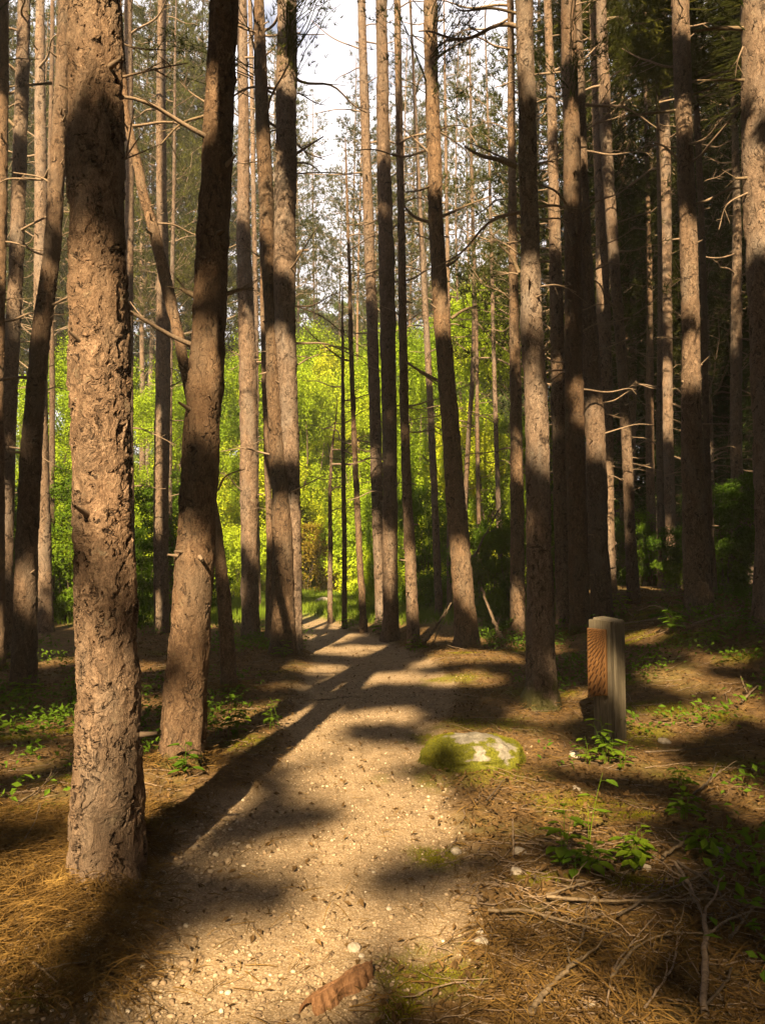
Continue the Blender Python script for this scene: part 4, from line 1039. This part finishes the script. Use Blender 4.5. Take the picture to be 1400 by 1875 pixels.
# ------------------------------------------------------------------ needle straw, litter, moss, grass
def strands(xy, L, w, lift, az=None, zoff=0.0, curl=0.5):
    n = len(xy); a = g.uniform(0, 6.28, n) if az is None else az
    l = L * g.uniform(0.5, 1.3, n); cu = g.normal(size=n) * curl
    P = []
    t = np.array([0, 0.33, 0.67, 1.0])
    h0 = g.uniform(0, 1, n) * lift
    tilt = g.normal(size=n) * 0.18
    X0 = xy[:, 0].copy(); Y0 = xy[:, 1].copy()
    px_, py_ = X0, Y0
    for k in range(4):
        ak = a + cu * t[k]
        if k: px_ = px_ + np.cos(ak) * l / 3; py_ = py_ + np.sin(ak) * l / 3
        zz = gz(px_, py_) + zoff + h0 + np.maximum(0, tilt * l * t[k]) + 0.35 * lift * np.sin(t[k] * 3.1)
        P.append(np.stack([px_, py_, zz], 1))
    P = np.stack(P, 1)
    s = np.stack([-np.sin(a), np.cos(a), 0.5 * g.normal(size=n)], 1) * w / 2
    V = np.stack([P - s[:, None], P + s[:, None]], 2).reshape(-1, 3)            # n*4*2
    o = (np.arange(n) * 8)[:, None, None]
    q = np.array([[0, 1, 3, 2], [2, 3, 5, 4], [4, 5, 7, 6]])[None]
    return V, (o + q).reshape(-1, 4)
b = MB()
def floor_pts(n, x0, x1, y0, y1, bias=1.6, pathfac=0.08):
    xx = g.uniform(x0, x1, n); yy = y0 + (y1 - y0) * g.uniform(0, 1, n) ** bias
    k = g.uniform(0, 1, n) < (1 - path_mask(xx, yy)) + pathfac
    return np.stack([xx, yy], 1)[k]
b.add(*strands(floor_pts(60000, -4.5, 5.5, 2.0, 13, 1.6, 0.16), 0.11, 0.0026, 0.02))
# swept drifts of long straw in the left foreground
q = floor_pts(26000, -2.9, -0.9, 2.2, 4.6, 1.0, 0.0)
q = q[fbm(q[:, 0] * 1.6, q[:, 1] * 1.6, 0, 3, 19) > -0.35]
b.add(*strands(q, 0.14, 0.0024, 0.045, 0.35 + 1.6 * fbm(q[:, 0] * 1.6, q[:, 1] * 1.6, 0, 2, 15) + g.normal(size=len(q)) * 0.7, curl=0.8))
q = floor_pts(2500, 0.4, 2.2, 2.2, 3.2, 1.0, 0.0)
b.add(*strands(q, 0.18, 0.003, 0.05, curl=0.7))
for (nx_, ny_, r, base) in NEAR:
    if base[1] > 13.5: continue
    n = 1100 if base[1] < 6 else 420; a = g.uniform(0, 6.28, n); rr = 0.12 + abs(g.normal(size=n)) * 0.13
    q = np.stack([base[0] + np.cos(a) * rr, base[1] + np.sin(a) * rr], 1)
    b.add(*strands(q, 0.10, 0.0028, 0.03, zoff=0.07 * np.clip(1.4 - rr / 0.25, 0, 1)))
tag(link('pine_straw', b.mesh('pine_straw', M['straw'], False)), 'dry golden pine needles lying over the forest floor', 'pine straw', kind='stuff')
b = MB(); q = floor_pts(44000, -5, 6, 2.0, 15, 1.5, 0.14); n = len(q)
P = np.concatenate([q, (gz(q[:, 0], q[:, 1]) + g.uniform(0.002, 0.018, n))[:, None]], 1)
b.add(*leaves(P, unit(np.array([0, 0, 1]) + 0.55 * g.normal(size=(n, 3))), 0.038, 0.018, g))
q = floor_pts(2600, 0.3, 3.2, 2.1, 5.5, 1.2, 0.03); n = len(q)
P = np.concatenate([q, (gz(q[:, 0], q[:, 1]) + g.uniform(0.005, 0.035, n))[:, None]], 1)
b.add(*leaves(P, unit(np.array([0, 0, 1]) + 0.7 * g.normal(size=(n, 3))), 0.045, 0.022, g))
tag(link('leaf_litter', b.mesh('leaf_litter', M['litter'], False)), 'brown bark flakes and dead leaves on the forest floor', 'leaf litter', kind='stuff')
b = MB(); n = 170000
k = g.integers(0, len(MOSS), n); q = MOSS[k, :2] + g.normal(size=(n, 2)) * 0.55 * MOSS[k, 2:]
q = q[g.uniform(0, 1, n) < moss_mask(q[:, 0], q[:, 1])]; n = len(q)
P = np.concatenate([q, (gz(q[:, 0], q[:, 1]) - 0.002)[:, None]], 1)
b.add(*blades(P, np.tile([[0, 0, 1.0]], (n, 1)), 1, 0.015, 0.004, 0.7, g))
tag(link('moss_cushions', b.mesh('moss_cushions', M['moss'], False)), 'low cushions of yellow green moss on the forest floor', 'moss', kind='stuff')
b = MB(); n = 30000
q = np.stack([g.uniform(-9, 2, n), g.uniform(15, 30, n)], 1)
q = q[(g.uniform(0, 1, n) < sstep(15.5, 19, q[:, 1])) & (g.uniform(0, 1, n) > path_mask(q[:, 0], q[:, 1]) * (q[:, 1] < 19.5))]; n = len(q)
P = np.concatenate([q, gz(q[:, 0], q[:, 1])[:, None]], 1)
b.add(*blades(P, np.tile([[0, 0, 1.0]], (n, 1)), 2, 0.22, 0.02, 0.35, g))
tag(link('meadow_grass', b.mesh('meadow_grass', M['grass'], False)), 'bright green grass in the sunny clearing', 'grass', kind='stuff')
b = MB()
for k in range(2600):
    q = floor_pts(1, -3.2, 4.2, 2.1, 11, 1.5, 0.03) if k % 3 else floor_pts(1, 0.25, 2.6, 2.1, 4.2, 1.2, 0.03)
    if not len(q): continue
    x0, y0 = q[0]; a = g.uniform(0, 6.28); L = g.uniform(0.06, 0.38); u = np.linspace(0, 1, 6)
    P = np.stack([x0 + np.cos(a) * L * u + 0.05 * L * g.normal(size=6), y0 + np.sin(a) * L * u + 0.05 * L * g.normal(size=6), np.zeros(6)], 1)
    P[:, 2] = gz(P[:, 0], P[:, 1]) + 0.012 + max(0, g.normal()) * 0.10 * L * u
    b.add(*tube(P, g.uniform(0.0015, 0.0045) * (1 - 0.6 * u), 4))
tag(link('twig_litter', b.mesh('twig_litter', M['twig'], True)), 'fine broken twigs scattered over the forest floor', 'twigs', kind='stuff')
# ground plants too many to count
b = MB(); cl = []
for (x0, x1, y0, y1, n) in ((1.6, 7.5, 6.5, 15, 950), (-7, -1.3, 6.5, 15.5, 700), (1.3, 3.0, 2.6, 6.0, 130), (-3.2, -1.4, 4.6, 7.5, 40)):
    c = np.stack([g.uniform(x0, x1, n), g.uniform(y0, y1, n)], 1)
    cl.append(c[fbm(c[:, 0] * 0.9, c[:, 1] * 0.9, 0, 2, 33) > -0.05])
c = np.concatenate(cl); n = len(c); m = 16
q = np.repeat(c, m, 0) + g.normal(size=(n * m, 2)) * 0.09
P = np.concatenate([q, (gz(q[:, 0], q[:, 1]) + g.uniform(0.02, 0.20, n * m))[:, None]], 1)
b.add(*leaves(P, unit(np.array([0, 0, 1]) + 0.5 * g.normal(size=(n * m, 3))), 0.055, 0.03, g))
tag(link('undergrowth', b.mesh('undergrowth', M['leaf_green'], False)), 'low green undergrowth between the trunks', 'undergrowth', kind='stuff')

# ------------------------------------------------------------------ individual weeds
def weed(cx, cy, hpx, label, nst, nl, L, seed, spread=0.35, Y=None):
    g = np.random.default_rng(1200 + seed); p = hit(cx, cy); H = hpx / F * p[1]
    r = empty('weed', p, label, 'plant', 'small green plants on the forest floor')
    sb, lb = MB(), MB(); P, Nn = [], []
    for k in range(nst):
        a = g.uniform(0, 6.28); h = H * (1.0 if k == 0 else g.uniform(0.45, 0.9)); sp = spread * h * g.uniform(0.3, 1)
        u = np.linspace(0, 1, 9)[:, None]
        st = np.array([math.cos(a), math.sin(a), 0]) * sp * u ** 1.5 + np.array([0, 0, 1]) * h * u + np.array([g.normal() * 0.02, g.normal() * 0.02, 0])
        sb.add(*tube(st, 0.0028 * (1 - 0.55 * u[:, 0]), 5))
        for q in range(nl):
            t = 0.25 + 0.75 * (q + 0.5) / nl; i = min(8, int(t * 8)); s0 = st[i]; az = q * 2.4 + a
            d = np.array([math.cos(az), math.sin(az), 0.35]); l = L * g.uniform(0.6, 1.2) * (1.1 - 0.4 * t)
            s1 = s0 + d * l * 0.5
            sb.add(*tube(np.stack([s0, (s0 + s1) / 2 + [0, 0, 0.004], s1]), 0.0014, 4))
            # a pointed leaf of six faces, folded along its midrib
            tt = np.array([0, 0.3, 0.65, 1.0]); ww = np.array([0.02, 0.30, 0.24, 0.0]) * l
            dd = unit(d * np.array([1, 1, 0.2])); ss = unit(np.cross(dd, [0, 0, 1]))
            mid = s1 + dd * l * tt[:, None] + np.array([0, 0, -0.25 * l]) * (tt[:, None] ** 2)
            lf, rt = mid + ss * ww[:, None] + [0, 0, 0.1 * l], mid - ss * ww[:, None] + [0, 0, 0.1 * l]
            V = np.concatenate([mid, lf, rt]); f = []
            for e in range(3): f += [[e, e + 1, 4 + e + 1, 4 + e], [e + 1, e, 8 + e, 8 + e + 1]]
            lb.add(V, np.array(f))
    link('stem', sb.mesh('stem', M['leaf_weed']), r); link('foliage', lb.mesh('foliage', M['leaf_weed'], True), r)
for k, (cx, cy, h, ns, nl, L, lb) in enumerate([
    (1112, 1398, 85, 6, 6, 0.10, 'tallest sunlit weed clump in front of the carved post'),
    (1078, 1400, 50, 4, 4, 0.08, 'low weed left of the tall weed clump before the post'),
    (1140, 1405, 45, 4, 4, 0.07, 'low weed right of the tall weed clump before the post'),
    (1082, 1545, 120, 2, 3, 0.10, 'single tall stalk rising from the moss patch below the post'),
    (1022, 1580, 110, 3, 5, 0.10, 'weed with drooping heart shaped leaves at the right path edge'),
    (1075, 1600, 60, 5, 6, 0.09, 'bushy low weed right of the drooping weed'),
    (1160, 1590, 70, 6, 6, 0.085, 'dark green weed near the brush pile'),
    (1245, 1500, 60, 6, 5, 0.08, 'dark weed in the shade on the right'),
    (1285, 1560, 50, 5, 5, 0.08, 'small dark weed above the brush pile at the right'),
    (345, 1420, 65, 3, 5, 0.11, 'broad leaved weed at the foot of the dark leaning pine'),
    (430, 1350, 85, 7, 7, 0.09, 'sunlit weed clump on the left path edge'),
    (500, 1335, 55, 4, 5, 0.08, 'smaller weed at the path edge, right of the sunlit clump'),
    (400, 1345, 50, 4, 5, 0.08, 'weed left of the sunlit clump on the path edge'),
    (40, 1285, 45, 5, 5, 0.12, 'green fern like weed at the foot of the dark bent pine'),
    (25, 1345, 30, 4, 4, 0.12, 'low weed at the left edge below the dark bent pine'),
    (520, 1205, 35, 4, 5, 0.12, 'small weed at the foot of the twin pines'),
    (760, 1195, 35, 4, 5, 0.12, 'little weed at the foot of the slender pine'),
    (700, 1160, 40, 5, 6, 0.14, 'weed between the saplings and the cluster of three pines'),
    (640, 1155, 35, 5, 6, 0.14, 'weed at the feet of the saplings'),
    (1215, 1140, 50, 5, 6, 0.17, 'leafy weed right of the slim leaning pine'),
    (1235, 1160, 45, 5, 6, 0.15, 'weed before the sturdy pine'),
    (940, 1165, 40, 5, 6, 0.13, 'weed left of the mossy footed pine'),
    (1135, 1120, 40, 5, 6, 0.14, 'weed behind the carved post'),
    (1300, 1180, 35, 5, 5, 0.12, 'weed on the bank near the edge pine'),
    (1250, 1445, 40, 4, 5, 0.08, 'low weed in the shadow right of the post')]):
    weed(cx, cy, h, lb, ns, nl, L, k)

# ------------------------------------------------------------------ sticks on the ground
def stick(pts, wpx, label, mat_='twig_pale', twigs=2, name='stick', lift=0.055, k=0, air=False):
    """pts: pixels, with an optional height above the ground as third value"""
    g = np.random.default_rng(1500 + k); Q = []
    for q in pts:
        p = hit(q[0], q[1])
        if len(q) > 2:
            p = at(q[0], q[1], q[2])
        else: p[2] += lift
        Q.append(p)
    C = curve_pts(Q, 22); t = np.linspace(0, 1, 22); r0 = 0.66 * wpx / 2 / F * np.mean(C[:, 1])
    C += g.normal(size=C.shape) * r0 * 0.25
    base = Q[0].copy(); b = MB(); b.add(*tube(C - base, r0 * (1 - 0.5 * t) * (1 + 0.12 * g.normal(size=22)), 8))
    for e in range(twigs):
        i = g.integers(6, 18); d = unit(unit(C[i + 2] - C[i - 2]) + np.array([g.normal() * 0.6, g.normal() * 0.6, abs(g.normal()) * 0.35])); L = g.uniform(0.08, 0.28); u = np.linspace(0, 1, 7)[:, None]
        b.add(*tube(C[i] - base + d * u * L + g.normal(size=(7, 3)) * 0.004, r0 * 0.4 * (1 - 0.7 * u[:, 0]) + 0.001, 5))
    o = link(name, b.mesh(name, M[mat_]), None, base)
    tag(o, label, 'stick', 'dead sticks on the forest floor')
SK = [
    ([(893, 1692), (960, 1690), (1010, 1705), (1075, 1722), (1135, 1742)], 9, 'curved brown stick pointing at the path above the moss', 'twig_pale', 3),
    ([(1000, 1665), (1080, 1672), (1180, 1672), (1290, 1670), (1375, 1672)], 8, 'long straight stick lying across the brush at the right', 'twig_pale', 4),
    ([(1000, 1662), (1050, 1645), (1100, 1632)], 7, 'short stick forking up from the long straight stick', 'twig_pale', 1),
    ([(972, 1880), (1020, 1820), (1066, 1778)], 17, 'thick pale stick at the bottom edge of the photo', 'twig_pale', 2),
    ([(1290, 1885), (1291, 1800), (1292, 1730), (1284, 1690), (1262, 1640), (1235, 1600)], 17, 'thickest dark branch running up from the bottom right', 'twig', 4),
    ([(1116, 1822), (1165, 1760), (1225, 1736), (1285, 1734)], 8, 'arched stick bending to the thickest dark branch', 'twig_pale', 2),
    ([(1212, 1590), (1252, 1560), (1255, 1540)], 10, 'stubby forked stick near the dark weed', 'twig_pale', 2),
    ([(1335, 1745), (1362, 1710), (1385, 1672)], 9, 'short pale stick slanting at the right edge', 'twig_pale', 1),
    ([(1290, 1875), (1330, 1825), (1338, 1800)], 9, 'black stick right of the thickest dark branch', 'twig_dark', 1),
    ([(1240, 1600), (1300, 1640), (1350, 1700), (1400, 1745)], 9, 'dark branch sloping to the right edge', 'twig_dark', 3),
    ([(1130, 1700), (1200, 1660), (1280, 1625), (1350, 1570)], 7, 'thin dark twig rising through the brush', 'twig_dark', 3),
    ([(1180, 1875), (1230, 1800), (1240, 1740)], 7, 'slim stick leaning on the arched stick', 'twig', 2),
    ([(1060, 1760), (1075, 1720), (1110, 1690)], 6, 'dark twig above the thick pale stick', 'twig_dark', 1),
    ([(1110, 1870), (1130, 1790), (1200, 1700)], 6, 'thin bowed twig in the straw at the bottom', 'twig', 2),
    ([(890, 1482), (905, 1465), (922, 1442)], 5, 'small bare twig right of the boulder', 'twig_dark', 0),
    ([(940, 1572, None), (939, 1535), (938, 1500)], 7, 'upright broken twig at the right path edge', 'twig', 0),
    ([(1358, 1295), (1380, 1272), (1402, 1255)], 7, 'pale stick crossing at the right edge near the post', 'twig_pale', 1),
    ([(1355, 1240), (1362, 1258), (1368, 1272)], 6, 'short pale stick standing at the right edge', 'twig_pale', 0),
    ([(1270, 1470), (1300, 1440), (1310, 1410)], 6, 'dark stick in the shade below the post shadow', 'twig_dark', 2),
    ([(1180, 1390), (1260, 1385), (1310, 1378)], 5, 'thin dark twig lying in the post shadow', 'twig_dark', 1),
    ([(35, 1487), (70, 1462), (106, 1428)], 6, 'pale twig on the straw left of the thickest pine', 'twig_pale', 2),
    ([(45, 1555), (65, 1520), (72, 1485)], 4, 'thin curved twig at the left edge', 'twig_pale', 1),
    ([(260, 1342), (300, 1338), (320, 1345)], 4, 'dark twig between the two big left pines', 'twig_dark', 1),
    ([(560, 1292), (600, 1290), (645, 1284)], 4, 'thin dark twig lying across the path', 'twig_dark', 0),
    ([(60, 1790), (80, 1805), (105, 1828)], 7, 'straw coloured twig at the lower left', 'twig_pale', 1),
    ([(1130, 1150), (1200, 1140), (1260, 1128)], 5, 'fallen twig on the bank behind the post', 'twig', 2),
    ([(1270, 1150), (1340, 1128), (1400, 1115)], 6, 'fallen branch by the foot of the edge pine', 'twig', 4),
    ([(1290, 1135), (1360, 1140), (1400, 1150)], 5, 'thin branch across the foot of the edge pine', 'twig', 3)]
for k, s in enumerate(SK):
    pts = [q[:2] if len(q) == 3 and q[2] is None else q for q in s[0]]
    if 'upright' in s[2]:
        y0 = hit(940, 1572)[1]; pts = [(940, 1574, y0), (939, 1535, y0), (938, 1498, y0 + 0.02)]
    if 'short pale stick standing' in s[2]:
        y0 = hit(1368, 1272)[1]; pts = [(1368, 1274, y0), (1362, 1258, y0), (1355, 1238, y0)]
    stick(pts, s[1], s[2], s[3], s[4], k=k)
# leaning dead wood by the middle pines
for k, (pts, w, lb, m) in enumerate([
    ([(776, 1180, 12.6), (800, 1145, 12.6), (826, 1103, 12.5)], 9, 'dark stick leaning against the foot of the leaning sunlit pine', 'twig_dark'),
    ([(786, 1192, 12.4), (805, 1150, 12.4), (822, 1110, 12.4)], 5, 'thin pale stick leaning beside the dark leaning stick', 'twig_pale'),
    ([(924, 1180, 12.6), (905, 1140, 12.7), (880, 1075, 12.8)], 13, 'broken slanting trunk right of the leaning sunlit pine', 'twig'),
    ([(868, 1020, 13.0), (890, 975, 13.2), (918, 925, 13.4)], 6, 'thin dark dead branch slanting through the shrubs', 'twig_dark'),
    ([(1160, 1130, 11), (1130, 1095, 11), (1118, 1060, 11)], 5, 'bent bare stem on the bank behind the post', 'twig_pale'),
    ([(1245, 1150, 10), (1205, 1110, 10), (1165, 1118, 10.3)], 5, 'arched bare stem left of the sturdy pine', 'twig')]):
    stick(pts, w, lb, m, 2, k=60 + k)

# ------------------------------------------------------------------ fallen bark on the path
a0, a1 = hit(562, 1858), hit(678, 1785)
cen = (a0 + a1) / 2; Lg = np.linalg.norm(a1 - a0); az = math.atan2(a1[1] - a0[1], a1[0] - a0[0])
nu, nv = 60, 26
U, VV = np.meshgrid(np.linspace(-0.5, 0.5, nu), np.linspace(-0.5, 0.5, nv), indexing='xy')
wv = 0.30 * Lg * (0.85 + 0.25 * noise(U * 5, 0 * U, 0, 4) + 0.12 * noise(U * 19, 0 * U, 0, 6)) * (1 - 0.25 * (2 * U) ** 6)
ed = 0.025 * noise(VV * 7, 0 * U, 3, 2) + 0.012 * noise(VV * 25, 0 * U, 3, 3)
Xp = U * Lg + ed * np.sign(U) * (np.abs(U) > 0.44)
Yp = VV * wv
top = 0.055 * (1 - (2 * VV) ** 2) + 0.005 * noise(U * 3, VV * 16, 0, 7) + 0.004 * noise(U * 5, VV * 44, 0, 8) - 0.010 * sstep(0.45, 0.55, noise(U * 6, VV * 9, 0, 11))
Vt = np.stack([Xp, Yp, top], -1).reshape(-1, 3); Vb = Vt - [0, 0, 0.016]
i = np.arange(nv - 1)[:, None] * nu + np.arange(nu - 1)[None, :]
ff = np.stack([i, i + 1, i + nu + 1, i + nu], -1).reshape(-1, 4)
nn = len(Vt)
ring = np.concatenate([np.arange(nu), np.arange(1, nv) * nu + nu - 1, (nv - 1) * nu + np.arange(nu - 2, -1, -1), np.arange(nv - 2, 0, -1) * nu]); r2 = np.roll(ring, -1)
b = MB(); b.add(np.concatenate([Vt, Vb]), np.concatenate([ff, ff[:, ::-1] + nn, np.stack([ring, ring + nn, r2 + nn, r2], 1)]))
o = link('bark_piece', b.mesh('bark_piece', M['bark_slab'], False), None, (cen[0], cen[1], gz1(cen[0], cen[1]) + 0.008), (0.06, -0.02, az))
tag(o, 'reddish brown slab of fallen bark lying on the path at the bottom', 'bark')

# ------------------------------------------------------------------ the warm air of the wood
hz_m, hz_n, hz_l = mat('haze')
ho = hz_n.new('ShaderNodeOutputMaterial'); pv = hz_n.new('ShaderNodeVolumePrincipled')
pv.inputs['Color'].default_value = (1.0, 0.93, 0.78, 1)
pv.inputs['Density'].default_value = 0.0013
pv.inputs['Anisotropy'].default_value = 0.0
hz_l.new(pv.outputs[0], ho.inputs['Volume'])
hv = np.array([[sx * 140, (130 if sy > 0 else -70), (48 if sz > 0 else -4)] for sx in (-1, 1) for sy in (-1, 1) for sz in (-1, 1)], float)
b = MB(); b.add(hv, np.array([[0, 1, 3, 2], [4, 6, 7, 5], [0, 4, 5, 1], [2, 3, 7, 6], [0, 2, 6, 4], [1, 5, 7, 3]]))
tag(link('haze', b.mesh('haze', hz_m, False)), kind='stuff')
